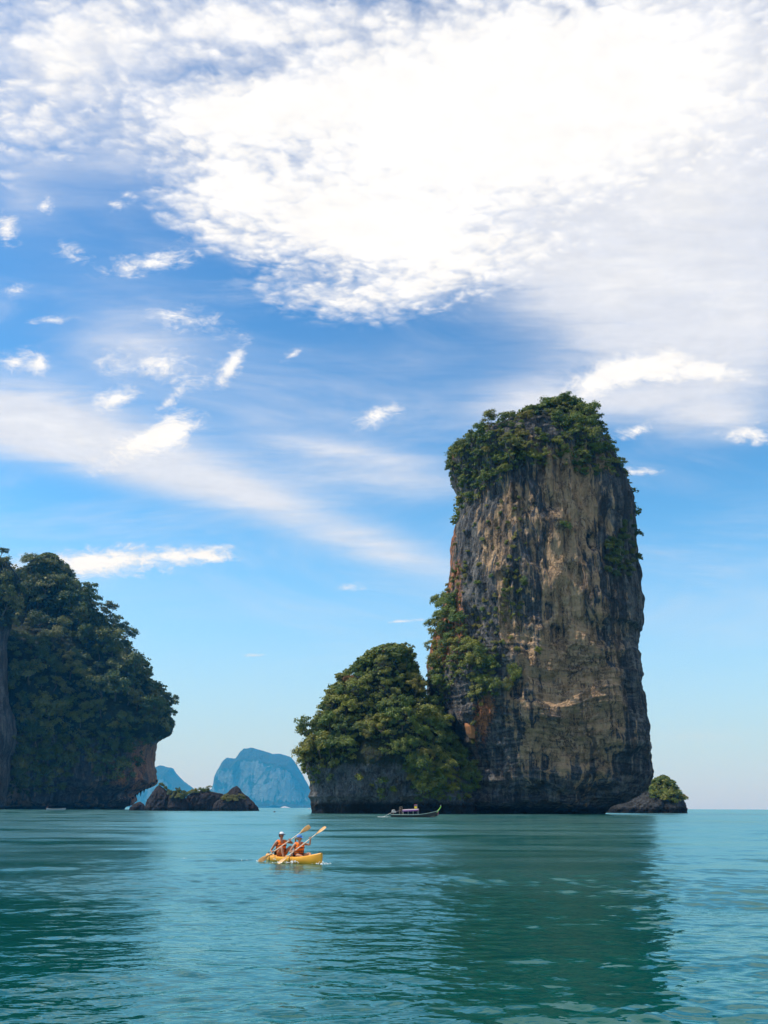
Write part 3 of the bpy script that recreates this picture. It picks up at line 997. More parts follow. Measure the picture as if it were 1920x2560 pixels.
def quads(P, Nrm, size, rg, elong=1.0, tint=None):
    """Leaf sprays: one bent-free quad at each point, facing roughly along Nrm."""
    n = len(P)
    r = rg.normal(size=(n, 3))
    t = np.cross(Nrm, r)
    t /= np.linalg.norm(t, axis=1, keepdims=True) + 1e-9
    b = np.cross(Nrm, t)
    sz = (size * rg.uniform(0.6, 1.35, n))[:, None]
    V = np.stack([P - t * sz * elong - b * sz * 0.55, P + t * sz * elong * 0.3 - b * sz * 0.8, P + t * sz * elong + b * sz * 0.45, P - t * sz * elong * 0.4 + b * sz * 0.8], 1)
    F = np.arange(n * 4).reshape(n, 4)
    return V.reshape(-1, 3), F


def crown_points(rg, n, lobes=9, flat=0.62, spread=0.62, lobe_r=(0.30, 0.48), core=0.0):
    """Points and facing of leaf sprays on the outside of several leafy lobes; unit crown of radius about 1 centred on z=0.55."""
    C, Rr = [], []
    for i in range(lobes):
        a = rg.uniform(0, 2 * math.pi)
        d = spread * math.sqrt(rg.uniform(0.02, 1))
        z = flat * (rg.uniform(-0.45, 0.55) + 0.30 * (1 - d * d))
        C.append((d * math.cos(a), d * math.sin(a), 0.60 + z))
        Rr.append(rg.uniform(*lobe_r))
    C = np.array(C)
    Rr = np.array(Rr)
    w = Rr ** 2
    which = rg.choice(lobes, n, p=w / w.sum())
    d = rg.normal(size=(n, 3))
    d /= np.linalg.norm(d, axis=1, keepdims=True)
    d[:, 2] = np.where(d[:, 2] < -0.35, -d[:, 2] * 0.6, d[:, 2])
    rad = Rr[which] * rg.uniform(0.55, 1.22, n) * (1 + 0.25 * np.sin(d[:, 0] * 7 + which) * np.cos(d[:, 1] * 6))
    P = C[which] + d * rad[:, None] * np.array([1, 1, 0.8])
    N = d * 0.75 + np.array([0, 0, 0.45]) + rg.normal(size=(n, 3)) * 0.42
    N /= np.linalg.norm(N, axis=1, keepdims=True)
    return P, N, which, C


def crown_mesh(name, seed, n=1500, size=0.055, **kw):
    rg = np.random.default_rng(seed)
    P, N, which, C = crown_points(rg, n, **kw)
    V, F = quads(P, N, size, rg)
    me = mesh_np(name, V, F, False)
    lt = rg.uniform(-0.07, 0.07, len(C))
    vattr(me, 'tint', np.repeat((lt[which] + rg.normal(0, 0.03, n)) % 1.0, 4))
    return me, C


def trunk_mesh(name, C, seed):
    rg = random.Random(seed)
    mb = MB()
    fork = Vector((rg.uniform(-0.06, 0.06), rg.uniform(-0.06, 0.06), 0.22))
    mb.tube([(0, 0, -0.35), (0.01, 0.0, 0.0), fork], [0.065, 0.05, 0.04], 6)
    for c in C[:5]:
        c = Vector(c)
        mid = fork.lerp(c, 0.5) + Vector((rg.uniform(-0.05, 0.05), rg.uniform(-0.05, 0.05), -0.05))
        mb.tube([fork, mid, c], [0.032, 0.02, 0.008], 5, cap=False)
    me = bpy.data.meshes.new(name)
    me.from_pydata(mb.v, [], mb.f)
    me.polygons.foreach_set('use_smooth', [True] * len(mb.f))
    me.materials.append(M['bark'])
    return me


PROTO = []
for i in range(14):
    kind = i % 7
    kw = [dict(lobes=18, lobe_r=(0.14, 0.36), spread=0.74), dict(lobes=20, spread=0.82, lobe_r=(0.12, 0.32)), dict(lobes=14, flat=0.95, lobe_r=(0.14, 0.40)), dict(lobes=22, flat=0.45, spread=0.85, lobe_r=(0.12, 0.30)),
          dict(lobes=16, lobe_r=(0.16, 0.44)), dict(lobes=24, spread=0.8, lobe_r=(0.10, 0.26), flat=0.9), dict(lobes=17, flat=0.75, lobe_r=(0.12, 0.38), spread=0.76)][kind]
    me, C = crown_mesh('crown', 1000 + i, 1800, 0.048, **kw)
    PROTO.append((me, trunk_mesh('trunk', C, i)))
AIRY = [(lambda t: (t[0], trunk_mesh('trunk', t[1], 70 + k)))(crown_mesh('crown', 1100 + k, 560, 0.06, lobes=13, spread=0.85, lobe_r=(0.16, 0.28), flat=0.95)) for k in range(3)]
SHRUB = [crown_mesh('foliage', 1200 + k, 480, 0.095, lobes=6, flat=0.5, spread=0.55) for k in range(5)]
_with = {}


def mesh_with(me, mat):
    key = (me.name, mat)
    if key not in _with:
        c = me.copy()
        c.name = me.name.split('.')[0]
        c.materials.clear()
        c.materials.append(M[mat])
        _with[key] = c
    return _with[key]


def make_tree(base, nrm, radius, label, group, mat='leaf', proto=None, lift=0.25, tilt=0.55, cat='tree', name='tree'):
    crown, trunk = proto if proto is not None else random.choice(PROTO)
    up = (Vector((0, 0, 1)) + Vector(nrm) * tilt).normalized()
    q = up.to_track_quat('Z', 'Y') @ Matrix.Rotation(random.uniform(0, 6.28), 3, 'Z').to_quaternion()
    root = bpy.data.objects.new(name, None)
    COL.objects.link(root)
    root.empty_display_size = 0.2
    root.location = Vector(base) + up * radius * (lift - 0.15)
    root.rotation_mode = 'QUATERNION'
    root.rotation_quaternion = q
    s = radius * random.uniform(0.9, 1.12)
    root.scale = (s, s, s * random.uniform(0.85, 1.2))
    tag(root, label, cat, group)
    o = bpy.data.objects.new('trunk', trunk)
    COL.objects.link(o)
    o.parent = root
    o = bpy.data.objects.new('crown', mesh_with(crown, mat))
    COL.objects.link(o)
    o.parent = root
    return root


ZONED = []


def zone(o, px, py, box, words, place, r, small, big):
    """Label by size and by where on its rock a plant grows; look-alikes are then told apart by their order."""
    x0, y0, x1, y1 = box
    v = ('highest on', 'high on', 'halfway up', 'low on', 'lowest on')[min(4, max(0, int((py - y0) / (y1 - y0) * 5)))]
    h = ('far left', 'left half', 'right half', 'far right')[min(3, max(0, int((px - x0) / (x1 - x0) * 4)))]
    sz = 'small' if r < small else 'big' if r > big else 'mid-sized'
    ZONED.append((o, px, f'{sz} {words} {v} {place}, {h}'))


def zone_done():
    by = {}
    for o, px, t in ZONED:
        by.setdefault(t, []).append((px, o))
    ordn = ['leftmost', 'second from left', 'third from left', 'fourth from left', 'fifth from left', 'sixth from left', 'seventh from left', 'eighth from left', 'ninth from left', 'tenth from left']
    for t, L in by.items():
        L.sort(key=lambda q: q[0])
        for i, (px, o) in enumerate(L):
            o['label'] = t if len(L) == 1 or i >= len(ordn) else f'{t}, {ordn[i]}'


def make_shrub(base, nrm, radius, label, group, mat='leaf', name='shrub', tilt=0.9):
    me, C = random.choice(SHRUB)
    up = (Vector((0, 0, 1)) + Vector(nrm) * tilt).normalized()
    o = bpy.data.objects.new(name, mesh_with(me, mat))
    COL.objects.link(o)
    o.location = Vector(base) - up * radius * 0.25
    o.rotation_mode = 'QUATERNION'
    o.rotation_quaternion = up.to_track_quat('Z', 'Y') @ Matrix.Rotation(random.uniform(0, 6.28), 3, 'Z').to_quaternion()
    o.scale = (radius,) * 2 + (radius * random.uniform(0.8, 1.15),)
    tag(o, label, 'shrub', group)
    return o


def hit(px, py, keys, Y):
    """Where the line of sight through a photo pixel meets one of the rock masses (else the rock point nearest to it)."""
    d = px_dir(px, py)
    best = None
    for k in keys:
        loc, n, i, dist = BVH[k].ray_cast(CAM, d, 5000)
        if loc is not None and (best is None or dist < best[2]):
            best = (loc, n, dist)
    if best is None:
        p = at(px, py, Y)
        c = [BVH[k].find_nearest(p) for k in keys]
        c = min(c, key=lambda t: t[3])
        best = (c[0], c[1], (c[0] - CAM).length)
    n = best[1]
    if n.dot(d) > 0:
        n = -n
    return best[0], n


def in_poly(p, poly):
    x, y = p
    r = False
    j = len(poly) - 1
    for i in range(len(poly)):
        xi, yi = poly[i]
        xj, yj = poly[j]
        if (yi > y) != (yj > y) and x < (xj - xi) * (y - yi) / (yj - yi) + xi:
            r = not r
        j = i
    return r


def scatter(poly, step, holes=(), tries=30, seed=0):
    rg = random.Random(seed)
    x0, x1 = min(p[0] for p in poly), max(p[0] for p in poly)
    y0, y1 = min(p[1] for p in poly), max(p[1] for p in poly)
    n = int((x1 - x0) * (y1 - y0) / step ** 2 * tries / 4)
    out, grid = [], {}
    for _ in range(n):
        p = (rg.uniform(x0, x1), rg.uniform(y0, y1))
        if not in_poly(p, poly) or any(in_poly(p, h) for h in holes):
            continue
        g = (int(p[0] // step), int(p[1] // step))
        if any((q[0] - p[0]) ** 2 + (q[1] - p[1]) ** 2 < step * step for a in (-1, 0, 1) for b in (-1, 0, 1) for q in grid.get((g[0] + a, g[1] + b), ())):
            continue
        grid.setdefault(g, []).append(p)
        out.append(p)
    out.sort(key=lambda p: p[1])
    return out


def crop(x0, y0, k, pts):
    return [(x0 + a / k, y0 + b / k) for a, b in pts]


STUFF = {}


def fill(key, pts, keys, Y, radius, mat, n=46, size=0.17, lift=0.15):
    """Undergrowth and small crowns nobody could count, joined into one mesh per place."""
    rg = np.random.default_rng(len(pts) + 5)
    st = STUFF.setdefault((key, mat), [[], [], []])
    for (px, py) in pts:
        p, nr = hit(px, py, keys, Y)
        r = radius * rg.uniform(0.6, 1.35)
        up = (Vector((0, 0, 1)) + nr * 0.8).normalized()
        P, N, which, C = crown_points(rg, n, lobes=4, flat=0.5, spread=0.5, lobe_r=(0.35, 0.55))
        m = np.array(up.to_track_quat('Z', 'Y').to_matrix())
        P = (P - np.array([0, 0, 0.35])) @ m.T
        N = N @ m.T
        V, F = quads(P * r + np.array(p + up * r * lift), N, size * r, rg)
        st[0].append(V)
        st[1].append(F + 4 * n * len(st[1]))
        st[2].append(np.full(len(V), rg.uniform(0, 1)) + np.repeat(rg.normal(0, 0.03, n), 4))


def fill_done(key, name, label, rand=0.0):
    for (k, mat), (V, F, t) in list(STUFF.items()):
        if k != key:
            continue
        me = mesh_np(name, np.vstack(V), np.vstack(F), False)
        vattr(me, 'tint', np.concatenate(t) % 1.0)
        o = link(name, me, M[mat])
        tag(o, label, None, None, 'stuff')


# --- top of the tower
TOP = crop(1080, 960, 2.9625, [(100, 470), (110, 420), (215, 360), (300, 315), (370, 250), (560, 205), (800, 108), (950, 85), (1150, 140), (1240, 185), (1330, 360), (1395, 540), (1425, 650),
                                (1400, 690), (1330, 690), (1260, 640), (1200, 700), (1110, 690), (1000, 620), (930, 560), (850, 620), (760, 620), (700, 590), (590, 650), (520, 720), (420, 770), (340, 860),
                                (270, 880), (235, 760), (200, 650), (110, 640)])
GAP = crop(1080, 960, 2.9625, [(690, 300), (790, 215), (870, 240), (900, 330), (920, 440), (900, 560), (840, 560), (840, 430), (800, 360), (720, 430), (680, 380)])
pts = scatter(TOP, 23, [GAP], seed=3)
G1 = 'trees on top of the tall rock tower'
for i, (px, py) in enumerate(pts):
    p, n = hit(px, py, ['tower'], TOWER_Y)
    r = random.choice((2.0, 2.6, 3.2, 3.8, 4.8))
    mt = 'leaf_olive' if random.random() < 0.16 else 'leaf'
    zone(make_tree(p, n, r, None, G1, mt), px, py, (1110, 985, 1565, 1260), 'olive yellow tree' if mt == 'leaf_olive' else 'green tree', "the tower's wooded top", r, 2.5, 3.7)
fill('tower', scatter(TOP, 12, [GAP], seed=4), ['tower'], TOWER_Y, 1.7, 'leaf', 70, 0.14)
# tufts on the faces
RIGHT = crop(1080, 960, 2.9625, [(1400, 1000), (1500, 980), (1520, 1250), (1535, 1330), (1420, 1460), (1300, 1400), (1310, 1160), (1390, 1130)])
G2 = 'dark shrubs on the right flank of the tower'
for px, py in scatter(RIGHT, 15, seed=5):
    p, n = hit(px, py, ['tower'], TOWER_Y)
    r = random.uniform(1.8, 3.2)
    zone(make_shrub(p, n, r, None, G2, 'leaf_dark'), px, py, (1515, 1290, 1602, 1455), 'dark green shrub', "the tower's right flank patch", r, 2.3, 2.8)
LEFTF = crop(1080, 960, 2.9625, [(150, 1350), (250, 1300), (270, 1400), (215, 1660), (80, 1660)])
LINES = crop(1080, 960, 2.9625, [(560, 1370), (690, 1370), (640, 1470), (560, 1580), (520, 1580)])
LINE2 = [(1290, 1260), (1305, 1260), (1300, 1400), (1270, 1500), (1250, 1480)]
MID = crop(1180, 1500, 2.9625, [(0, 120), (130, 40), (400, 30), (390, 110), (240, 160), (130, 330), (240, 300), (230, 480), (150, 700), (60, 900), (20, 1080), (0, 900)])
G3 = 'yellow green tufts dotted over the left part of the tower face'
LEFT3 = [(1140, 1250), (1300, 1240), (1330, 1450), (1300, 1640), (1200, 1600), (1130, 1480), (1135, 1340)]
for poly, st, sd in ((LEFT3, 27, 10), (LEFTF, 12, 6), (LINES, 13, 7), (LINE2, 20, 8), (MID, 15, 9)):
    for px, py in scatter(poly, st, seed=sd):
        p, n = hit(px, py, ['tower'], TOWER_Y)
        r = random.uniform(0.7, 1.7)
        mt = 'leaf_yellow' if random.random() < 0.6 else 'leaf'
        zone(make_shrub(p, n, r, None, G3, mt), px, py, (1105, 1260, 1320, 1870), 'yellow green tuft' if mt == 'leaf_yellow' else 'green tuft', "the tower's left face", r, 1.0, 1.4)
ONE = [  # px, py, radius, material, airy, label
    (1594, 1222, 4.6, 'leaf_dark', 0, 'dark round tree sticking out from the right shoulder of the tower'),
    (1619, 1718, 1.7, 'leaf_dark', 1, 'tiny lone tree sticking out low on the right edge of the tower'),
    (1406, 1326, 3.2, 'leaf', 0, 'dark bush on a ledge in the middle of the upper tower face'),
    (1318, 1462, 2.2, 'leaf', 0, 'round bush low in the middle of the tower face, under the line of tufts'),
    (1288, 1694, 3.4, 'leaf', 0, 'bushy tree on a ledge at the left side of the lower tower face'),
    (1262, 1722, 3.2, 'leaf_yellow', 0, 'yellow green tree hanging below the bushy ledge tree of the tower'),
    (1340, 1636, 2.0, 'leaf', 0, 'flat bush on a thin ledge halfway up the tower face'),
    (1110, 1180, 2.6, 'leaf', 1, 'airy little tree leaning out at the upper left edge of the tower'),
    (1468, 1012, 2.6, 'leaf', 1, 'wispy tree standing up on the right side of the tower summit'),
    (1400, 1004, 2.6, 'leaf', 0, 'highest tree on the summit of the tower'),
    (1142, 1106, 3.2, 'leaf_bright', 0, 'bright green tree at the upper left corner of the tower'),
]
for px, py, r, mt, airy, lab in ONE:
    p, n = hit(px, py, ['tower'], TOWER_Y)
    make_tree(p, n, r, lab, None, mt, random.choice(AIRY) if airy else None, tilt=1.0)

# --- slope between tower and shoulder, and the shoulder itself
SLOPE = crop(720, 1480, 2.8603, [(1090, 80), (1220, 90), (1270, 240), (1310, 400), (1450, 520), (1490, 640), (1480, 750), (1350, 760), (1300, 640), (1200, 600), (1170, 740), (1110, 880), (1130, 1000),
                                  (1230, 1090), (1330, 1260), (1380, 1400), (1280, 1480), (900, 1490), (870, 1300), (900, 1050), (1010, 900), (1010, 760), (1035, 680), (1030, 540), (1050, 350), (1020, 190), (1070, 110)])
HUMP = crop(720, 1480, 2.8603, [(715, 395), (850, 420), (875, 570), (920, 680), (1000, 900), (1000, 1020), (900, 1050), (870, 1190), (690, 1170), (640, 1060), (480, 1080), (470, 1200), (380, 1250),
                                 (250, 1270), (200, 1380), (90, 1310), (70, 1110), (150, 1030), (255, 860), (255, 760), (345, 670), (410, 570), (560, 520), (640, 450)])
BARE = crop(720, 1480, 2.8603, [(460, 1060), (560, 1040), (560, 1120), (470, 1130)])
G4 = 'trees in the steep gully between tower and shoulder'
keysTH = ['tower', 'hump']
for px, py in scatter(SLOPE, 21, seed=12):
    p, n = hit(px, py, keysTH, 370)
    r = random.uniform(2.6, 4.6)
    mt = 'leaf_olive' if random.random() < 0.14 else 'leaf_bright' if random.random() < 0.22 else 'leaf'
    zone(make_tree(p, n, r, None, G4, mt), px, py, (1020, 1505, 1240, 2000), {'leaf_olive': 'olive yellow tree', 'leaf_bright': 'bright green tree'}.get(mt, 'green tree'), 'the gully beside the tower', r, 3.2, 4.0)
fill('slope', scatter(SLOPE, 11, seed=13), keysTH, 370, 1.5, 'leaf', 70, 0.14)
LOWG = [(1000, 1880), (1080, 1860), (1160, 1880), (1200, 1930), (1195, 1985), (1120, 2005), (1040, 2005), (1010, 1960)]
fill('slope', [(1048, 1716), (1044, 1745), (1062, 1690), (1036, 1735), (1070, 1730), (1056, 1760)], keysTH, 370, 3.2, 'leaf', 220, 0.09, 0.4)
fill('hump', [(800, 1962), (830, 1950), (905, 1958), (930, 1972), (955, 1965), (975, 1984), (950, 1992)], ['hump'], HUMP_Y, 2.2, 'leaf', 160, 0.10, 0.3)
fill('slope', scatter(LOWG, 13, seed=17), keysTH, 370, 2.8, 'leaf', 170, 0.10, 0.3)
G5 = 'trees on the lower shoulder'
for px, py in scatter(HUMP, 25, [BARE], seed=14):
    p, n = hit(px, py, ['hump'], HUMP_Y)
    r = random.choice((2.2, 2.8, 3.6, 4.6, 5.6))
    mt = 'leaf_olive' if random.random() < 0.18 else 'leaf'
    zone(make_tree(p, n, r, None, G5, mt, AIRY[0] if random.random() < 0.15 else None), px, py, (745, 1610, 1075, 1965), 'olive yellow tree' if mt == 'leaf_olive' else 'green tree', 'the wooded rock shoulder', r, 2.7, 4.0)
fill('hump', scatter(HUMP, 11, [BARE], seed=15), ['hump'], HUMP_Y, 1.5, 'leaf', 70, 0.14)
for px, py, r, mt, airy, lab in [
    (926, 1850, 3.0, 'leaf_yellow', 0, 'pale yellow green tree standing out against bare rock on the shoulder'),
    (874, 1706, 2.6, 'leaf_rust', 0, 'tree with orange brown leaves near the upper left edge of the shoulder'),
    (975, 1760, 1.8, 'leaf_rust', 0, 'small tree with orange leaves in the middle of the shoulder wood'),
    (968, 1632, 2.6, 'leaf_rust', 1, 'scraggly tree with brownish leaves on the very top of the shoulder'),
    (1012, 1640, 2.8, 'leaf', 1, 'thin airy tree at the right of the shoulder summit'),
    (755, 1880, 4.0, 'leaf', 1, 'airy tree overhanging the water at the left end of the shoulder'),
    (752, 1925, 4.2, 'leaf', 1, 'drooping tree lowest at the left end of the shoulder, above the water'),
    (778, 1905, 4.0, 'leaf_yellow', 0, 'yellowish tree beside the drooping tree at the left end of the shoulder'),
    (822, 1742, 3.0, 'leaf', 1, 'spindly tree on the left skyline of the shoulder'),
    (1183, 1948, 4.2, 'leaf_bright', 0, 'bright green bushy tree at the left foot of the tower'),
    (1120, 1520, 4.2, 'leaf_bright', 0, 'sunlit bright green tree high on the left flank of the tower'),
    (1066, 1536, 2.8, 'leaf', 1, 'thin tree poking into the sky from the left flank of the tower'),
    (1070, 1625, 2.4, 'leaf', 1, 'small airy tree on the left edge above the gully'),
]:
    p, n = hit(px, py, keysTH, 370)
    make_tree(p, n, r, lab, None, mt, random.choice(AIRY) if airy else None, tilt=1.0)

# --- islet
ISL = crop(1180, 1500, 2.9625, [(1350, 1340), (1400, 1335), (1480, 1375), (1555, 1450), (1570, 1490), (1500, 1500), (1340, 1480), (1310, 1420)])
for px, py in scatter(ISL, 12, seed=21):
    p, n = hit(px, py, ['islet'], 520)
    r = random.uniform(2.0, 3.8)
    mt = 'leaf' if random.random() < 0.7 else 'leaf_yellow'
    zone(make_shrub(p, n, r, None, 'shrubs on the small islet', mt), px, py, (1622, 1940, 1712, 2008), 'yellow green shrub' if mt == 'leaf_yellow' else 'green shrub', 'the small islet', r, 2.3, 2.8)
fill('islet', scatter(ISL, 7, seed=22), ['islet'], 520, 1.8, 'leaf')
p, n = hit(1707, 1986, ['islet'], 520)
make_tree(p, n, 2.0, 'single small tree at the right edge of the small islet', None, 'leaf_dark', AIRY[1])

# --- strait rocks
for key, poly, st, sd, lab, grp, mat in [
    ('rk_f', crop(320, 1900, 4.879, [(1090, 470), (1200, 410), (1330, 400), (1420, 490), (1290, 520), (1150, 510)]), 7, 31, ('yellow green bush', 'the grass capped sea rock'), 'bushes on the grass capped rock', 'leaf_yellow'),
    ('rk_d', crop(320, 1900, 4.879, [(720, 420), (850, 365), (940, 345), (1010, 390), (880, 400), (760, 430)]), 7, 32, ('green bush', 'the wide middle sea rock'), 'bushes on the middle rock', 'leaf'),
    ('rk_c', crop(320, 1900, 4.879, [(500, 400), (640, 390), (700, 430), (700, 480), (520, 480)]), 7, 33, ('dark bush', 'the squat sea rock'), 'bushes on the squat rock', 'leaf_dark'),
    ('rk_b', crop(320, 1900, 4.879, [(400, 315), (500, 375), (480, 400), (420, 360)]), 7, 34, ('dark bush', 'the pointed sea rock'), 'bushes on the pointed rock', 'leaf_dark')]:
    for px, py in scatter(poly, st, seed=sd):
        p, n = hit(px, py, [key], 600)
        r = random.uniform(1.6, 2.9)
        xs, ys = [q[0] for q in poly], [q[1] for q in poly]
        zone(make_shrub(p, n, r, None, grp, mat), px, py, (min(xs), min(ys), max(xs), max(ys)), lab[0], lab[1], r, 2.0, 2.5)
for key, px, py, r, lab in [('rk_c', 451, 1978, 2.3, 'lone little tree on the flat top of the squat sea rock'), ('rk_d', 523, 1976, 2.6, 'small tree on the right end of the crest of the middle rock')]:
    p, n = hit(px, py, [key], 600)
    make_tree(p, n, r, lab, None, 'leaf_dark', AIRY[2], lift=0.5)

# --- the wooded cliff
WOOD = crop(0, 1340, 3.073, [(0, 100), (70, 115), (130, 190), (225, 285), (280, 255), (390, 160), (460, 200), (560, 275), (640, 370), (700, 450), (820, 530), (880, 610), (935, 710), (1035, 750), (1115, 855),
                             (1195, 965), (1255, 1090), (1315, 1190), (1325, 1300), (1345, 1430), (1240, 1530), (1060, 1640), (1085, 1800), (1040, 1870), (720, 1880), (700, 1620), (520, 1800), (450, 1960),
                             (80, 1990), (110, 1800), (140, 1500), (90, 1300), (110, 900), (60, 720), (0, 700)])
keysH = ['head', 'spur']
pts = scatter(WOOD, 27, seed=41)
G6 = 'trees of the dark wood on the left cliff'
random.Random(3).shuffle(pts)
keep = sorted(pts[:118], key=lambda p: p[1])
rest = pts[118:]
for px, py in keep:
    p, n = hit(px, py, keysH, 800)
    r = random.choice((5.5, 7.0, 8.5, 10.0, 13.0))
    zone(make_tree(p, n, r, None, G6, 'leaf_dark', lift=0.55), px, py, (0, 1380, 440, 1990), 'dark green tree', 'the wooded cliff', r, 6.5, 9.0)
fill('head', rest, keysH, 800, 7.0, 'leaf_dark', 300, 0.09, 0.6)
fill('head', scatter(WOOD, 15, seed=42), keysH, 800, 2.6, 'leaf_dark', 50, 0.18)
fill('head', [(50, 1448), (52, 1475), (46, 1505), (40, 1535), (34, 1565), (34, 1600), (32, 1640), (36, 1680), (40, 1720), (46, 1755), (58, 1790), (62, 1825), (60, 1860), (50, 1895), (44, 1930), (40, 1965)],
     keysH, 770, 7.5, 'leaf_dark', 320, 0.085, 0.5)
fill('head', [(62, 1432), (72, 1444), (84, 1440), (56, 1424)], keysH, 800, 7.5, 'leaf_dark', 320, 0.085, 0.6)
LOWW = crop(0, 1340, 3.073, [(90, 1500), (700, 1560), (1060, 1600), (1080, 1760), (1000, 1880), (800, 1930), (700, 1750), (560, 1800), (500, 1960), (300, 2010), (80, 2010)])
fill('head', scatter(LOWW, 16, seed=43), keysH, 800, 5.0, 'leaf_dark', 150, 0.11, 0.3)
for px, py, r, lab in [(132, 1412, 7.5, 'tall tree crowning the summit of the wooded cliff'), (234, 1484, 6.0, 'leaning airy tree on the upper skyline of the wooded cliff'),
                       (262, 1512, 5.5, 'thin tree on the skyline halfway down the wooded cliff'), (412, 1672, 6.0, 'open branched tree jutting from the right edge of the wooded cliff'),
                       (430, 1726, 5.0, 'bushy tree jutting out just above the overhang of the wooded cliff'), (402, 1846, 2.4, 'tuft hanging under the overhang of the wooded cliff')]:
    p, n = hit(px, py, keysH, HEAD_Y)
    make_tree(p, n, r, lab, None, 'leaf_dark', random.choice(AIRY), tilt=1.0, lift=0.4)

zone_done()

# growth on the sides and tops that the photograph does not face, so that the islands are wooded all round
for key, mat, lo, r, cnt in (('hump', 'leaf', 12, 2.6, 500), ('tower', 'leaf', 112, 2.6, 420), ('head', 'leaf_dark', 45, 7.0, 900), ('islet', 'leaf', 9, 2.0, 120)):
    rg = np.random.default_rng(77)
    b = BVH[key]
    st = STUFF.setdefault((key, mat), [[], [], []])
    o = {'hump': 'rock_shoulder', 'tower': 'rock_tower', 'head': 'wooded_cliff', 'islet': 'rock_islet'}[key]
    ob = bpy.data.objects[o]
    n = len(ob.data.vertices)
    co = np.empty(n * 3, np.float32)
    no = np.empty(n * 3, np.float32)
    ob.data.vertices.foreach_get('co', co)
    ob.data.vertex_normals.foreach_get('vector', no)
    co = co.reshape(-1, 3) + np.array(ob.location)
    no = no.reshape(-1, 3)
    c0 = co.mean(0)
    back = np.where((co[:, 2] > lo) & (co[:, 1] > c0[1] + 1))[0]
    for i in rg.choice(back, min(cnt, len(back)), replace=False):
        P, N, which, C = crown_points(rg, 40, lobes=4, flat=0.5, spread=0.5, lobe_r=(0.35, 0.55))
        V, F = quads(P * r + co[i] + no[i] * r * 0.1, N, 0.2 * r, rg)
        st[0].append(V)
        st[1].append(F)
        st[2].append(np.full(len(V), rg.uniform(0, 1)))
    # renumber faces
    off, FF = 0, []
    for v_, f_ in zip(st[0], st[1]):
        FF.append(np.arange(len(v_)).reshape(-1, 4) + off)
        off += len(v_)
    st[1][:] = FF
fill_done('tower', 'undergrowth', 'undergrowth between the trees on the tower')
fill_done('slope', 'undergrowth', 'undergrowth in the gully beside the tower')
fill_done('hump', 'undergrowth', 'undergrowth between the trees of the shoulder')
fill_done('islet', 'undergrowth', 'undergrowth on the small islet')
fill_done('head', 'forest', 'dark dense forest clothing the left cliff')

# stalactites under the overhang of the wooded cliff: parts of the cliff
for i, (px, py) in enumerate([(338, 1990), (344, 1986), (352, 1980), (360, 1976), (368, 1973), (376, 1968), (331, 2000), (384, 1962), (325, 2004), (390, 1957)]):
    p, n = hit(px, py - 3, ['head'], HEAD_Y)
    L = random.choice((0.9, 1.4, 2.2, 3.4, 4.8))
    mb = MB().tube([(0, 0, 1.5), (0.1, 0, 0), (0.05, 0.05, -L * 0.5), (0, 0, -L)], [1.2, 0.9, 0.5, 0.06], 7)
    o = mb.build('stalactite', M['cliff_rock'], HEAD, True)
    o.location = p - Vector(HEAD.location)
# the fallen orange block lodged in the gully and pale ledge rocks at the tower's foot
bl = MB()
p, n = hit(1178, 1826, keysTH, 370)
bl.loft([[(x * s + ox, y * s, z) for x, y in ((-1.6, -1.2), (0.4, -1.7), (1.9, -0.6), (1.5, 1.3), (-0.9, 1.5))] for z, s, ox in ((-2.6, 0.55, 0.6), (-1.0, 0.95, 0.2), (1.4, 1.0, -0.2), (2.6, 0.6, -0.8))])
o = bl.build('boulder', plain('orange_block', (0.42, 0.17, 0.07), 0.9, 0.3, 0.8, 0.2, 0.2), None, False, p + n * 0.8)
tag(o, 'squarish orange boulder lodged in the gully at the left of the tower', 'boulder')

# ------------------------------------------------------------------ kayak and paddlers
M['kayak'] = plain('orange_yellow_plastic', (0.78, 0.34, 0.018), 0.35, 0.10, 3.0, 0.5)
M['kayak_mark'] = plain('pale_print', (0.75, 0.60, 0.42), 0.5, 0.2, 20.0)
M['strap'] = plain('black_webbing', (0.015, 0.013, 0.014), 0.8, 0.2)
M['vest'] = plain('orange_life_vest', (0.85, 0.16, 0.012), 0.75, 0.12, 9.0, 0.3, 0.01)
M['skin_man'] = plain('tanned_skin', (0.36, 0.175, 0.105), 0.5, 0.08, 9.0, 0.4)
M['skin_woman'] = plain('fair_tanned_skin', (0.43, 0.22, 0.135), 0.5, 0.08, 9.0, 0.4)
M['shorts'] = plain('brown_orange_shorts', (0.36, 0.11, 0.03), 0.85, 0.15)
M['dark_shorts'] = plain('dark_shorts', (0.05, 0.035, 0.035), 0.85, 0.15)
M['navy'] = plain('navy_cotton', (0.012, 0.013, 0.045), 0.85, 0.1)
M['white_cloth'] = plain('white_cotton', (0.78, 0.76, 0.76), 0.85, 0.05)
M['blue_cap'] = plain('blue_cotton', (0.07, 0.20, 0.52), 0.85, 0.08)
M['hair_brown'] = plain('light_brown_hair', (0.19, 0.115, 0.055), 0.6, 0.3, 60.0)
M['hair_dark'] = plain('dark_hair', (0.03, 0.02, 0.015), 0.6, 0.3, 60.0)
M['eye'] = plain('dark_eyes', (0.02, 0.015, 0.012), 0.2, 0.1)
M['lips'] = plain('lips', (0.30, 0.11, 0.08), 0.5, 0.1)
M['blade'] = plain('varnished_wood', (0.50, 0.27, 0.085), 0.45, 0.18, 7.0)
M['shaft'] = plain('pale_wood_shaft', (0.74, 0.62, 0.48), 0.4, 0.08, 7.0)
M['foam'] = plain('white_foam', (0.82, 0.86, 0.86), 0.6, 0.05)

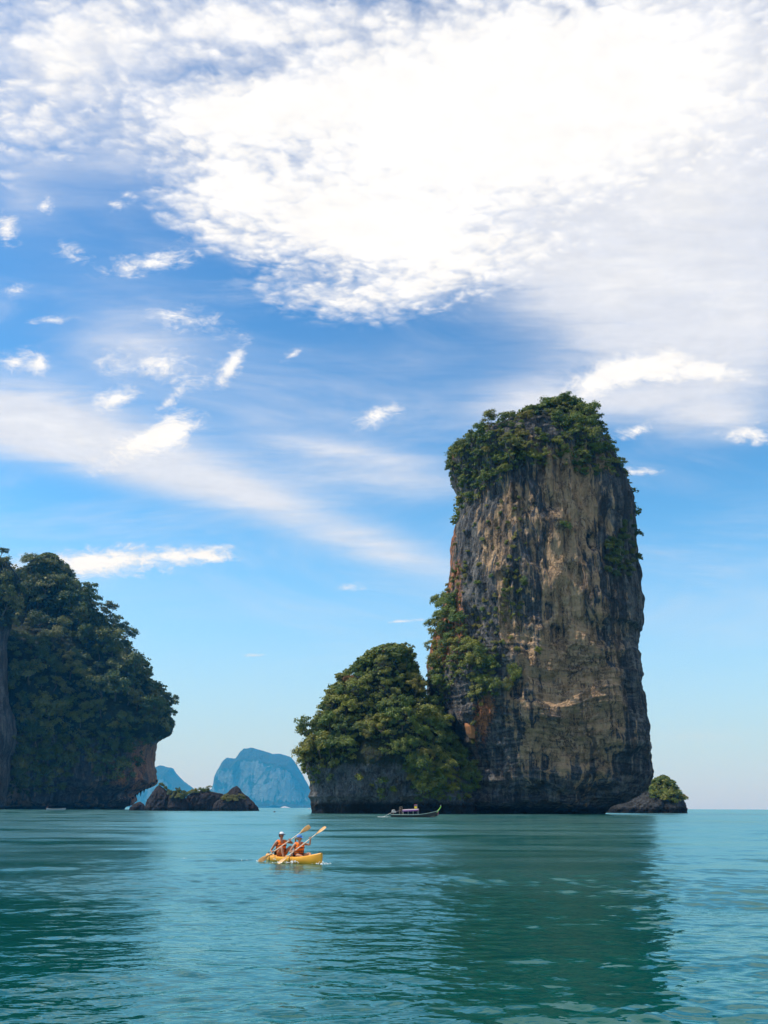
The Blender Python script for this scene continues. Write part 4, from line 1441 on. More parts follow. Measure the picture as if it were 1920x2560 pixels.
KX = on_water(733, 2154.5)
K_YAW = R(-53)
KM = Matrix.Translation((KX.x, KX.y, 0)) @ Matrix.Rotation(K_YAW, 4, 'Z')
KL = 1.86                            # half length


def k_sec(t):
    """half width, keel height, gunwale height, deck height at t in -1..1 along the hull"""
    w = 0.41 * max(0.0, 1 - abs(t) ** 2.7) ** 0.62
    keel = -0.13 + 0.30 * max(0, abs(t) - 0.72) ** 2 * 6.0 + (0.02 if t > 0 else 0)
    gun = 0.20 + 0.02 * t + 0.16 * max(0, t) ** 2.2 + 0.05 * max(0, -t) ** 2.5
    return w, keel, gun


def build_kayak():
    root = empty('kayak', (KX.x, KX.y, 0), K_YAW)
    tag(root, 'orange yellow two seat sit on top kayak gliding over the green water', 'kayak')
    mb = MB()
    rings = []
    for i in range(41):
        t = -1 + 2 * i / 40
        w, ke, gu = k_sec(t * 0.996)
        w = max(w, 0.035)
        ring = []
        for k in range(24):
            a = 2 * math.pi * k / 24
            c, sn = math.cos(a), math.sin(a)
            y = w * (abs(c) ** 0.62) * (1 if c >= 0 else -1)
            if sn < 0:
                z = gu - 0.06 - (gu - 0.06 - ke) * abs(sn) ** 0.8
                y *= 1 - 0.12 * abs(sn)
            else:
                z = gu - 0.06 + 0.06 * abs(sn) ** 0.7
                # cockpit wells sunk in the deck
                well = 0
                for c0, L in ((-0.72, 0.34), (0.62, 0.34), (-0.22, 0.24), (1.12, 0.22)):
                    d = abs(t * KL - c0) / L
                    if d < 1:
                        well = max(well, (1 - d ** 4) * (0.13 if L > 0.3 else 0.16))
                if abs(c) < 0.80:
                    z -= well * (1 - (abs(c) / 0.80) ** 6)
            ring.append((t * KL, y, z))
        rings.append(ring)
    mb.loft(rings)
    mb.build('hull', M['kayak'], root)
    # rub rail, straps, toggles, print
    for t0 in (-0.62, 0.20):
        w, ke, gu = k_sec(t0)
        pts = [(t0 * KL, w * s * 1.0, z) for s, z in ((-0.98, -0.02), (-1.02, 0.06), (-1.02, gu - 0.05), (-0.9, gu + 0.006), (-0.6, gu + 0.012))]
        MB().tube(pts, 0.014, 6).build('strap', M['strap'], root)
        pts = [(p[0], -p[1], p[2]) for p in pts]
        MB().tube(pts, 0.014, 6).build('strap', M['strap'], root)
    for c0, z0 in ((-1.02, 0.2), (0.28, 0.2)):
        MB().loft([[(c0 + dx, y, z0 + h) for dx, y in ((-0.02, -0.2), (0.02, -0.2), (0.02, 0.2), (-0.02, 0.2))] for h, dx in ((0, 0), (0.1, 0.02), (0.2, 0.0))]).build('backrest', M['strap'], root)
    for e in (-1, 1):
        w, ke, gu = k_sec(e * 0.9)
        MB().tube([(e * 0.9 * KL, 0, gu), (e * 0.92 * KL, 0, gu + 0.05), (e * 0.96 * KL, 0, gu + 0.05), (e * 0.98 * KL, 0, gu - 0.01)], 0.012, 6).build('carry_handle', M['strap'], root)
    sc = MB()
    for t0, z0, L, h in ((-0.36, 0.07, 0.20, 0.07), (0.30, 0.06, 0.12, 0.05)):
        w, ke, gu = k_sec(t0)
        sc.box((t0 * KL, -w * 0.985 - 0.004, z0), (L, 0.008, h * 0.35), Matrix.Rotation(0.1, 3, 'Y'))
        sc.box((t0 * KL + 0.03, -w * 0.985 - 0.004, z0 + 0.035), (L * 0.6, 0.008, h * 0.2), Matrix.Rotation(-0.15, 3, 'Y'))
    sc.build('hull_print', M['kayak_mark'], root, False)
    MB().box((-0.30, -0.36, 0.205), (0.10, 0.05, 0.02), Matrix.Rotation(0.3, 3, 'Z')).build('cleat', M['strap'], root, False)
    return root


KAYAK = build_kayak()


def skin(name, verts, edges, rad, roots, mat, parent, levels=2):
    me = bpy.data.meshes.new(name)
    me.from_pydata([tuple(v) for v in verts], edges, [])
    o = link(name, me, mat, parent)
    md = o.modifiers.new('Skin', 'SKIN')
    md.use_smooth_shade = True
    md.branch_smoothing = 0.5
    for i, sv in enumerate(me.skin_vertices[0].data):
        r = rad[i]
        sv.radius = (r, r) if not hasattr(r, '__len__') else r
        sv.use_root = i in roots
    sd = o.modifiers.new('Smooth', 'SUBSURF')
    sd.levels = sd.render_levels = levels
    return o


def person(P, label, skin_mat, kind, face_dir, vest=True, scale=1.0, cap=None, pants=None, loc=(0, 0, 0), rz=0.0, shaft=None, parent_fix=None):
    """P: joints in local metres. kind: 'man' or 'woman'."""
    root = empty('person', loc, rz)
    tag(root, label, 'person')
    V, E, Rd, roots = [], [], [], []

    def chain(pts, rad, start=None):
        prev = start
        ids = []
        for p, r in zip(pts, rad):
            V.append(Vector(p))
            Rd.append(r)
            i = len(V) - 1
            if prev is not None:
                E.append((prev, i))
            prev = i
            ids.append(i)
        return ids

    w = 0.93 if kind == 'woman' else 1.0
    hip, chest, neck, head = (Vector(P[k]) for k in ('hip', 'chest', 'neck', 'head'))
    sp = chain([hip, hip.lerp(chest, 0.5), chest, chest.lerp(neck, 0.72)], [0.125 * w, 0.12 * w, 0.135 * w, 0.085])
    roots.append(sp[0])
    f = Vector(face_dir).normalized()
    upv = Vector((0, 0, 1))
    side = upv.cross(f).normalized()
    # neck, jaw, skull, crown of the head
    nk = chain([neck, head - upv * 0.045 + f * 0.012, head + upv * 0.02, head + upv * 0.075], [0.052 * w, 0.066, 0.082, 0.068], sp[3])
    for sgn, sh, el, wr in ((-1, 'sh_r', 'el_r', 'wr_r'), (1, 'sh_l', 'el_l', 'wr_l')):
        a, b, c = Vector(P[sh]), Vector(P[el]), Vector(P[wr])
        h = Vector(P['hand_r' if sgn < 0 else 'hand_l'])
        arm = chain([a, a.lerp(b, 0.5), b, b.lerp(c, 0.4), c, h], [0.060 * w, 0.047 * w, 0.038 * w, 0.038 * w, 0.026 * w, 0.034 * w], sp[3])
        # five fingers closing round what the hand holds
        ax = (Vector(shaft[1]) - Vector(shaft[0])).normalized() if shaft else Vector((1, 0, 0))
        fw = (h - c).normalized()
        fw = (fw - ax * fw.dot(ax)).normalized()
        palm = ax.cross(fw).normalized()
        cen = h + fw * 0.028
        if palm.z < 0:
            palm = -palm
        for q, ln in ((-0.030, 0.9), (-0.010, 1.0), (0.010, 0.96), (0.030, 0.78)):
            base = cen + ax * q
            pts = [base - fw * 0.018 + palm * 0.020, base + fw * 0.020 * ln + palm * 0.028, base + fw * 0.034 * ln, base + fw * 0.022 * ln - palm * 0.026]
            ids = chain(pts, [0.0095, 0.009, 0.0085, 0.007])
            roots.append(ids[0])
        ids = chain([cen + ax * 0.040 * sgn - fw * 0.02 + palm * 0.008, cen + ax * 0.050 * sgn + fw * 0.010 - palm * 0.016, cen + ax * 0.030 * sgn + fw * 0.020 - palm * 0.030], [0.012, 0.0105, 0.008])
        roots.append(ids[0])
    for hp, kn, an, toe in (('hip_r', 'kn_r', 'an_r', 'toe_r'), ('hip_l', 'kn_l', 'an_l', 'toe_l')):
        a, b, c, d = (Vector(P[k]) for k in (hp, kn, an, toe))
        chain([a, a.lerp(b, 0.45), b, b.lerp(c, 0.35), c, d], [0.088 * w, 0.078 * w, 0.056 * w, 0.055 * w, 0.036 * w, 0.028 * w], sp[0])
    # nose and ears grow from the skull
    chain([head + f * 0.078 - upv * 0.004, head + f * 0.100 - upv * 0.022], [0.014, 0.011], nk[2])
    for sg in (-1, 1):
        chain([head + side * sg * 0.082 - f * 0.005 - upv * 0.004], [0.017], nk[2])
    skin('body', V, E, Rd, roots, M[skin_mat], root)
    for sg in (-1, 1):
        MB().ball(head + f * 0.078 + side * sg * 0.031 + upv * 0.012, 0.012, 8, 6).build('eye', M['eye'], root)
    MB().ball(head + f * 0.078 - upv * 0.048, (0.016, 0.016, 0.007), 8, 6).build('mouth', M['lips'], root)
    # shorts
    if pants:
        v = [hip + upv * 0.05, hip - upv * 0.03] + [Vector(P['hip_r']).lerp(Vector(P['kn_r']), t) for t in (0.05, 0.55)] + [Vector(P['hip_l']).lerp(Vector(P['kn_l']), t) for t in (0.05, 0.55)]
        skin('shorts', v, [(0, 1), (1, 2), (2, 3), (1, 4), (4, 5)], [0.15 * w, 0.155 * w, 0.105 * w, 0.098 * w, 0.105 * w, 0.098 * w], [0], M[pants], root, 1)
    # life vest: padded panels round the trunk, open at the neck
    if vest:
        sl, sr = Vector(P['sh_l']), Vector(P['sh_r'])
        ax_l = (sl - sr)
        ax_l.z = 0
        ax_l.normalize()
        ax_f = Vector((ax_l.y, -ax_l.x, 0))
        def ring(tt, rl, rf, off=0.0):
            c = hip.lerp(chest.lerp(neck, 0.55), tt) + ax_f * off
            return [c + ax_l * rl * abs(math.cos(a)) ** 0.75 * math.copysign(1, math.cos(a)) + ax_f * rf * abs(math.sin(a)) ** 0.75 * math.copysign(1, math.sin(a)) for a in [2 * math.pi * k / 20 for k in range(20)]]
        mb = MB()
        mb.loft([ring(0.10, 0.15 * w, 0.125), ring(0.13, 0.185 * w, 0.165), ring(0.42, 0.18 * w, 0.165, 0.01), ring(0.70, 0.195 * w, 0.175, 0.015), ring(0.86, 0.175 * w, 0.150, 0.01), ring(0.9, 0.12 * w, 0.09)])
        ve = mb.build('life_vest', M['vest'], root)
        ve.modifiers.new('Smooth', 'SUBSURF').render_levels = 1
        top = chest.lerp(neck, 0.55)
        for sg in (-1, 1):
            mb = MB()
            pts = [top + ax_l * sg * 0.105 * w + ax_f * 0.135 - upv * 0.10, top + ax_l * sg * 0.115 * w + ax_f * 0.11 + upv * 0.0, top + ax_l * sg * 0.12 * w + upv * 0.055, top + ax_l * sg * 0.115 * w - ax_f * 0.09 + upv * 0.03, top + ax_l * sg * 0.10 * w - ax_f * 0.12 - upv * 0.08]
            mb.tube(pts, [0.045, 0.052, 0.048, 0.052, 0.045], 8)
            mb.build('shoulder_pad', M['vest'], ve)
        for tt, rl, rf, of in ((0.74, 0.200, 0.180, 0.016), (0.44, 0.187, 0.172, 0.012), (0.24, 0.190, 0.172, 0.006)):
            c = ring(tt, rl * w, rf + 0.004, of)
            MB().tube(c + [c[0]], 0.013, 6, cap=False).build('belt', M['strap'], ve)
            cc = hip.lerp(chest.lerp(neck, 0.55), tt)
            MB().box(cc + ax_f * (rf + 0.018 + of), (0.05, 0.02, 0.04), Matrix.Rotation(math.atan2(ax_l.y, ax_l.x), 3, 'Z')).build('buckle', M['strap'], ve, False)
        for sg in (-1, 1):
            pts = [hip.lerp(chest.lerp(neck, 0.55), tt) + ax_l * sg * 0.085 * w + ax_f * rf for tt, rf in ((0.14, 0.168), (0.24, 0.182), (0.44, 0.186))]
            MB().tube(pts, 0.010, 6).build('belt', M['strap'], ve)
    # hair and cap
    if cap:
        q = Matrix((side, f, upv)).transposed()     # columns: right-hand side vector, forward, up
        hc = head + upv * 0.035
        cr = MB()
        rr = []
        for i in range(8):
            a = math.pi / 2 * i / 7
            r = 0.103 * math.cos(a) ** 0.7 if i < 7 else 0.004
            z = 0.095 * math.sin(a)
            rr.append([hc + q @ Vector((r * 0.92 * math.cos(b), r * 1.05 * math.sin(b) - 0.004, z)) for b in [2 * math.pi * k / 20 for k in range(20)]])
        cr.loft(rr)
        if cap[0] == cap[1]:
            co = cr.build('cap', M[cap[0]], root)
        else:
            # white front panels, dark back
            nq = 20
            for fi, fc in enumerate(cr.f):
                if len(fc) == 4:
                    k = (fc[0] % nq)
                    ring_i = fc[0] // nq
                    b = 2 * math.pi * (k + 0.5) / nq
                    cr.mi[fi] = 0 if (math.sin(b) > -0.25 and ring_i > 0) else 1
            co = cr.build('cap', [M[cap[0]], M[cap[1]]], root)
        br = MB()
        top = [hc + q @ Vector((0.085 * math.sin(a), 0.085 + 0.085 * math.cos(a) ** 0.8 if abs(a) < 1.57 else 0.085, 0.012 - 0.02 * abs(math.sin(a)))) for a in [(-1.5 + 3.0 * k / 10) for k in range(11)]]
        inn = [hc + q @ Vector((0.085 * math.sin(a), 0.060 + 0.035 * math.cos(a), 0.018 - 0.012 * abs(math.sin(a)))) for a in [(-1.5 + 3.0 * k / 10) for k in range(11)]]
        dn = Vector((0, 0, -0.009))
        br.loft([[inn[k], top[k], top[k] + dn, inn[k] + dn] for k in range(11)])
        br.build('brim', M[cap[2]], co)
    hr = MB()
    bk = head - f * 0.03 + upv * 0.0
    hr.ball(bk, (0.085, 0.085, 0.075), 12, 8)
    ho = hr.build('hair', M['hair_brown' if kind == 'woman' else 'hair_dark'], root)
    if kind == 'woman':
        MB().tube([head - f * 0.10 + upv * 0.02, head - f * 0.155 - upv * 0.02, head - f * 0.16 - upv * 0.09, head - f * 0.135 - upv * 0.16], [0.022, 0.036, 0.032, 0.012], 8).build('ponytail', M['hair_brown'], ho)
    return root


def paddle(lo, hi, label, spin):
    """Double bladed paddle between two local points of the kayak frame."""
    lo, hi = Vector(lo), Vector(hi)
    d = hi - lo
    L = d.length
    root = bpy.data.objects.new('paddle', None)
    COL.objects.link(root)
    root.matrix_world = KM @ Matrix.Translation((lo + hi) / 2) @ d.to_track_quat('X', 'Z').to_matrix().to_4x4() @ Matrix.Rotation(spin, 4, 'X')
    tag(root, label, 'paddle', None)
    h = L / 2
    MB().tube([(-h + 0.42, 0, 0), (h - 0.42, 0, 0)], 0.0175, 10).build('shaft', M['shaft'], root)
    for e in (-1, 1):
        mb = MB()
        rings = []
        for t, w, th in ((0.50, 0.018, 0.016), (0.44, 0.022, 0.016), (0.36, 0.050, 0.012), (0.24, 0.082, 0.008), (0.10, 0.092, 0.006), (0.02, 0.080, 0.005), (0.0, 0.052, 0.004)):
            x = e * (h - t)
            rings.append([(x, w * math.cos(a), th * math.sin(a) + 0.02 * (0.5 - t) ** 2) for a in [2 * math.pi * k / 12 for k in range(12)]])
        mb.loft(rings)
        b = mb.build('blade', M['blade'], root)
        MB().tube([(e * (h - 0.44), 0, 0.012), (e * (h - 0.2), 0, 0.010)], [0.012, 0.003], 6).build('spine', M['blade'], b)
    return root


kloc, krz = (KX.x, KX.y, 0), K_YAW
MP0, MP1 = (-0.816, -0.975, -0.02), (-0.457, 0.99, 1.23)
WP0, WP1 = (0.336, -0.85, -0.03), (0.824, 0.845, 1.23)
man = person(dict(hip=(-0.90, 0, 0.24), chest=(-0.91, 0.0, 0.55), neck=(-0.89, 0.0, 0.74), head=(-0.875, 0.0, 0.90),
                  sh_r=(-0.90, -0.19, 0.67), el_r=(-1.02, -0.36, 0.36), wr_r=(-0.80, -0.44, 0.33), hand_r=(-0.735, -0.452, 0.330),
                  sh_l=(-0.90, 0.19, 0.69), el_l=(-0.75, 0.42, 0.62), wr_l=(-0.645, 0.235, 0.715), hand_l=(-0.615, 0.198, 0.735),
                  hip_r=(-0.88, -0.10, 0.20), kn_r=(-0.56, -0.17, 0.50), an_r=(-0.42, -0.16, 0.13), toe_r=(-0.28, -0.17, 0.09),
                  hip_l=(-0.88, 0.10, 0.20), kn_l=(-0.64, 0.28, 0.52), an_l=(-0.48, 0.24, 0.13), toe_l=(-0.34, 0.24, 0.09)),
             'man in orange life vest and white fronted navy cap paddling in the rear kayak seat', 'skin_man', 'man', (0.92, 0.38, -0.05), True, 1.0,
             ('white_cloth', 'navy', 'navy'), 'shorts', kloc, krz, (MP0, MP1))
woman = person(dict(hip=(0.36, 0, 0.22), chest=(0.36, 0.0, 0.51), neck=(0.375, 0.0, 0.685), head=(0.39, 0.0, 0.83),
                    sh_r=(0.35, -0.165, 0.62), el_r=(0.257, -0.33, 0.36), wr_r=(0.45, -0.295, 0.39), hand_r=(0.495, -0.285, 0.40),
                    sh_l=(0.36, 0.165, 0.64), el_l=(0.56, 0.34, 0.60), wr_l=(0.640, 0.315, 0.775), hand_l=(0.655, 0.298, 0.815),
                    hip_r=(0.40, -0.09, 0.20), kn_r=(0.72, -0.27, 0.27), an_r=(1.00, -0.04, 0.14), toe_r=(1.13, -0.03, 0.13),
                    hip_l=(0.40, 0.09, 0.20), kn_l=(0.70, 0.26, 0.31), an_l=(0.98, 0.12, 0.14), toe_l=(1.12, 0.14, 0.14)),
               'woman in orange life vest and blue cap with brown ponytail paddling in the front seat', 'skin_woman', 'woman', (0.80, 0.58, -0.03), True, 1.0,
               ('blue_cap', 'blue_cap', 'blue_cap'), 'dark_shorts', kloc, krz, (WP0, WP1))
paddle(MP0, MP1, 'wooden double bladed paddle held by the man in the navy cap', R(62))
paddle(WP0, WP1, 'wooden double bladed paddle held by the woman in the blue cap', R(22))


def splash(name, label, centres, spread, n, sd, rmax=0.05):
    """Foam and drops thrown up round a hull: many small flattened blobs in one object."""
    rg = random.Random(sd)
    mb = MB()
    for (c, sx, sy, k) in centres:
        for _ in range(k * 2):
            x, y = rg.gauss(0, sx), rg.gauss(0, sy)
            z = abs(rg.gauss(0, spread))
            r = rmax * rg.uniform(0.15, 1.0) ** 1.6 * (0.75 if z < 0.05 else 0.4)
            p = Vector(c) + Vector((x, y, z))
            mb.ball(p, (r * rg.uniform(0.8, 1.7), r * rg.uniform(0.7, 1.2), r * (0.5 if z < 0.05 else 0.9)), 6, 4)
    o = mb.build(name, M['foam'], None, True)
    tag(o, label, None, None, 'stuff')


def kw(x, y, z=0.0):
    return KM @ Vector((x, y, z))


splash('foam', 'white splash and foam along the kayak and its paddle strokes',
       [(kw(1.98, 0.05), 0.09, 0.05, 26), (kw(1.8, -0.12), 0.10, 0.04, 8), (kw(0.75, -0.50), 0.30, 0.06, 30), (kw(0.36, -0.82), 0.09, 0.07, 7), (kw(-0.82, -0.97), 0.07, 0.05, 6), (kw(0.95, -0.55, 0.05), 0.09, 0.04, 14)],
       0.03, 0, 5, 0.036)
splash('wake', 'thin broken trail of foam behind the kayak', [(on_water(625 - 22 * i, 2150.5 - 0.7 * i), 0.22, 0.12, 5 if i < 4 else 3) for i in range(8)], 0.004, 0, 9, 0.035)

# ------------------------------------------------------------------ longtail boats
M['boat_dark'] = plain('dark_stained_hull', (0.030, 0.024, 0.022), 0.5, 0.25, 3.0)
M['boat_green'] = plain('green_grey_gunwale', (0.20, 0.30, 0.27), 0.5, 0.15, 5.0)
M['boat_wood'] = plain('weathered_planks', (0.26, 0.20, 0.14), 0.8, 0.25, 4.0)
M['awning_white'] = plain('pinkish_white_awning', (0.30, 0.24, 0.29), 0.7, 0.05)
M['awning_purple'] = plain('purple_awning_skirt', (0.16, 0.05, 0.22), 0.8, 0.15)
M['metal'] = plain('dull_engine_metal', (0.42, 0.40, 0.38), 0.45, 0.2, 9.0)
M['rusty'] = plain('rusty_iron', (0.22, 0.10, 0.06), 0.8, 0.3, 9.0)
M['lime'] = plain('lime_green_paint', (0.26, 0.62, 0.05), 0.5, 0.1)
M['ribbon'] = plain('pink_prow_ribbons', (0.42, 0.10, 0.16), 0.8, 0.2)
M['flag_red'] = plain('red_cloth', (0.50, 0.03, 0.04), 0.8, 0.05)
M['flag_blue'] = plain('dark_blue_cloth', (0.03, 0.04, 0.20), 0.8, 0.05)
M['flag_yellow'] = plain('yellow_cloth', (0.85, 0.62, 0.02), 0.8, 0.05)
M['blue_shirt'] = plain('dark_blue_shirt', (0.015, 0.035, 0.075), 0.85, 0.15)
M['dark_trousers'] = plain('black_trousers', (0.010, 0.012, 0.018), 0.85, 0.15)
M['pale_hull'] = plain('pale_grey_hull', (0.30, 0.33, 0.36), 0.5, 0.1)
M['buoy'] = plain('black_buoy_plastic', (0.02, 0.02, 0.025), 0.5, 0.2)
M['white_gel'] = plain('white_gelcoat', (0.80, 0.80, 0.80), 0.3, 0.04)


def hull_shell(L, B, H, rise, stern_rise, mats, root, thick=0.06):
    st = []
    N = 26
    for i in range(N + 1):
        t = i / N
        x = -L / 2 + L * t
        w = B / 2 * (1 - max(0, (t - 0.45) / 0.55) ** 2.2) * (1 - 0.38 * max(0, (0.30 - t) / 0.30) ** 1.6)
        w = max(w, 0.03)
        g = H + rise * max(0, (t - 0.45) / 0.55) ** 2.0 + stern_rise * max(0, (0.25 - t) / 0.25) ** 2
        k = -0.25 + 0.55 * max(0, (t - 0.80) / 0.20) ** 1.6 * (H + rise) / 1.2
        st.append((x, w, g, k))
    out = MB()
    ins = MB()
    ra, rb = [], []
    for x, w, g, k in st:
        ra.append([(x, w * math.sin(a), g - (g - k) * math.cos(a) ** 0.8) for a in [(-math.pi / 2 + math.pi * j / 12) for j in range(13)]])
        wi = max(w - thick, 0.01)
        k2 = min(max(k + 0.15, 0.12), g - 0.02)
        rb.append([(x, wi * math.sin(a), (g - 0.02) - (g - 0.02 - k2) * min(1, math.cos(a) * 2.2)) for a in [(-math.pi / 2 + math.pi * j / 12) for j in range(13)]])
    out.loft(ra, closed=False)
    out._add(ra[0], [tuple(range(13))])
    out.build('hull', mats[0], root)
    ins.loft(rb, closed=False)
    ins.build('inner_hull', mats[2], root)
    for sg in (-1, 1):
        MB().tube([(x, sg * w, g) for x, w, g, k in st], 0.055, 6).build('gunwale', mats[1], root)
    return st


def longtail(loc, rz):
    root = empty('longtail_boat', loc, rz)
    tag(root, 'dark longtail boat with purple awning, raised green prow and two flags moored under the cliff', 'boat')
    L = 10.2
    st = hull_shell(L, 1.9, 0.50, 0.85, 0.06, (M['boat_dark'], M['boat_green'], M['boat_wood']), root)
    for i in range(9):
        x = -4.4 + i * 0.85
        MB().box((x, 0, 0.36), (0.62, 1.1, 0.04)).build('plank', M['boat_wood'], root, False)
    # prow post with ribbons
    x, w, g, k = st[-1]
    pr = MB().tube([(x - 0.2, 0, g - 0.35), (x + 0.05, 0, g), (x + 0.35, 0, g + 0.35), (x + 0.62, 0, g + 0.75), (x + 0.72, 0, g + 1.0), (x + 0.62, 0, g + 1.12)], [0.12, 0.11, 0.09, 0.08, 0.07, 0.05], 8)
    pr = pr.build('prow', M['lime'], root)
    MB().ball((x + 0.64, 0, g + 1.1), 0.10, 8, 6).build('prow_tip', M['awning_white'], pr)
    MB().tube([(x + 0.02, 0, g - 0.06), (x + 0.1, 0, g + 0.05)], 0.16, 10).build('prow_band', M['awning_white'], pr)
    rb = MB()
    for q in (-0.07, 0.0, 0.07):
        rb.tube([(x + 0.12, q, g - 0.02), (x + 0.10, q * 1.5, g - 0.5), (x + 0.02, q * 2, g - 0.95)], [0.05, 0.05, 0.02], 6)
    rb.build('ribbon', M['ribbon'], pr)
    # awning on posts
    zt = 1.42
    x0, x1 = -2.55, 0.95
    aw = MB()
    rings = []
    for i in range(11):
        t = i / 10
        xx = x0 + (x1 - x0) * t
        z = zt + 0.16 * t
        rings.append([(xx, y, z + 0.20 * (1 - (y / 0.85) ** 2) - o) for o, ys in ((0, (-0.85, -0.5, 0, 0.5, 0.85)), (0.04, (0.85, 0.5, 0, -0.5, -0.85))) for y in ys])
    aw.loft(rings)
    aw = aw.build('awning', M['awning_white'], root)
    for sg in (-1, 1):
        sk = MB()
        sk.loft([[(x0 + (x1 - x0) * i / 10, sg * 0.86, zt + 0.16 * i / 10), (x0 + (x1 - x0) * i / 10, sg * 0.88, zt - 0.26 + 0.16 * i / 10 + 0.04 * math.sin(i * 2.2)),
                  (x0 + (x1 - x0) * i / 10, sg * 0.90, zt - 0.26 + 0.16 * i / 10 + 0.04 * math.sin(i * 2.2)), (x0 + (x1 - x0) * i / 10, sg * 0.88, zt + 0.16 * i / 10)] for i in range(11)])
        sk.build('awning_skirt', M['awning_purple'], aw)
    for i in range(4):
        xx = x0 + 0.1 + (x1 - x0 - 0.2) * i / 3
        for sg in (-1, 1):
            MB().tube([(xx, sg * 0.80, 0.45), (xx, sg * 0.82, zt + 0.05 + 0.04 * i)], 0.03, 6).build('awning_post', M['metal'], root)
    for i in range(3):
        MB().box((-1.9 + i * 1.1, 0, 0.62), (0.34, 1.2, 0.06)).build('bench', M['boat_wood'], root, False)
    # flag pole with the striped flag above the yellow one
    px_ = 0.62
    pole = MB().tube([(px_, -0.2, 0.5), (px_, -0.2, 2.75)], 0.025, 6).build('flag_pole', M['metal'], root)
    z = 2.70
    for hgt, mt in ((0.07, 'flag_red'), (0.07, 'awning_white'), (0.13, 'flag_blue'), (0.07, 'awning_white'), (0.07, 'flag_red')):
        MB().loft([[(px_ - 0.02 - 0.085 * j, -0.2 + 0.03 * math.sin(j * 1.1), z), (px_ - 0.02 - 0.085 * j, -0.2 + 0.03 * math.sin(j * 1.1 + 0.2), z - hgt),
                    (px_ - 0.02 - 0.085 * j, -0.19 + 0.03 * math.sin(j * 1.1 + 0.2), z - hgt), (px_ - 0.02 - 0.085 * j, -0.19 + 0.03 * math.sin(j * 1.1), z)] for j in range(8)]).build('flag_stripe', M[mt], pole)
        z -= hgt
    z -= 0.03
    MB().loft([[(px_ + 0.03 - 0.085 * j, -0.2 + 0.04 * math.sin(j * 0.9 + 1), z), (px_ + 0.03 - 0.085 * j, -0.2 + 0.04 * math.sin(j * 0.9 + 1.2), z - 0.42),
                (px_ + 0.03 - 0.085 * j, -0.19 + 0.04 * math.sin(j * 0.9 + 1.2), z - 0.42), (px_ + 0.03 - 0.085 * j, -0.19 + 0.04 * math.sin(j * 0.9 + 1), z)] for j in range(8)]).build('yellow_flag', M['flag_yellow'], pole)
    # steering frame near the stern
    fr = MB()
    fr.tube([(-3.25, -0.55, 0.5), (-3.27, -0.55, 2.12), (-2.75, -0.55, 2.18), (-2.68, -0.55, 2.05), (-2.66, -0.55, 0.5)], 0.03, 6)
    fr.tube([(-3.25, 0.55, 0.5), (-3.27, 0.55, 2.12), (-2.75, 0.55, 2.18), (-2.68, 0.55, 2.05), (-2.66, 0.55, 0.5)], 0.03, 6)
    fr.tube([(-3.27, -0.55, 2.12), (-3.27, 0.55, 2.12)], 0.03, 6)
    fr.tube([(-2.75, -0.55, 2.18), (-2.75, 0.55, 2.18)], 0.03, 6)
    fr.build('steering_frame', M['boat_wood'], root)
    # engine on its pivot, with tiller and long tail shaft
    en = MB()
    en.box((-4.55, 0, 1.12), (0.62, 0.42, 0.34))
    en.tube([(-4.35, 0.16, 1.2), (-4.35, 0.16, 1.5), (-4.75, 0.16, 1.52)], 0.07, 8)
    en.ball((-4.75, 0, 1.38), (0.22, 0.18, 0.16), 10, 6)
    en.tube([(-4.22, -0.28, 1.1), (-4.22, 0.28, 1.1)], 0.20, 12)
    en.tube([(-4.86, 0, 1.16), (-5.02, 0, 1.2)], 0.10, 8)
    e = en.build('engine', M['metal'], root)
    MB().tube([(-4.62, 0, 0.45), (-4.62, 0, 1.0)], 0.09, 8).build('engine_pivot', M['rusty'], root)
    MB().tube([(-4.2, 0.0, 1.12), (-3.1, 0.08, 1.38)], [0.04, 0.03], 6).build('tiller', M['awning_white'], e)
    MB().tube([(-4.85, 0, 1.0), (-7.0, -0.1, -0.05)], 0.035, 6).build('tail_shaft', M['metal'], e)
    MB().tube([(-4.9, -0.1, 0.55), (-5.05, -0.12, 0.05)], 0.05, 6).build('stern_brace', M['rusty'], root)
    return root


LT = on_water(1036, 2043)
LT_RZ = R(-7)
longtail((LT.x, LT.y, 0), LT_RZ)
LM = Matrix.Translation((LT.x, LT.y, 0)) @ Matrix.Rotation(LT_RZ, 4, 'Z')
cap_p = person(dict(hip=(-3.0, 0, 1.22), chest=(-3.0, 0, 1.58), neck=(-2.99, 0, 1.80), head=(-2.98, 0, 1.95),
                    sh_r=(-3.0, -0.19, 1.74), el_r=(-3.06, -0.25, 1.46), wr_r=(-3.12, -0.12, 1.36), hand_r=(-3.14, -0.02, 1.385),
                    sh_l=(-3.0, 0.19, 1.74), el_l=(-2.97, 0.26, 1.46), wr_l=(-2.86, 0.28, 1.24), hand_l=(-2.84, 0.28, 1.17),
                    hip_r=(-3.0, -0.1, 1.20), kn_r=(-2.97, -0.12, 0.80), an_r=(-3.0, -0.12, 0.44), toe_r=(-2.85, -0.12, 0.41),
                    hip_l=(-3.0, 0.1, 1.20), kn_l=(-2.97, 0.12, 0.80), an_l=(-3.0, 0.12, 0.44), toe_l=(-2.85, 0.12, 0.41)),
               'boatman in dark blue shirt and black trousers standing at the tiller of the longtail', 'skin_man', 'man', (1, -0.2, 0), False, 1.0, None, None,
               (LT.x, LT.y, 0), LT_RZ, ((-4.2, 0, 1.12), (-3.1, 0.08, 1.38)))
U = Vector
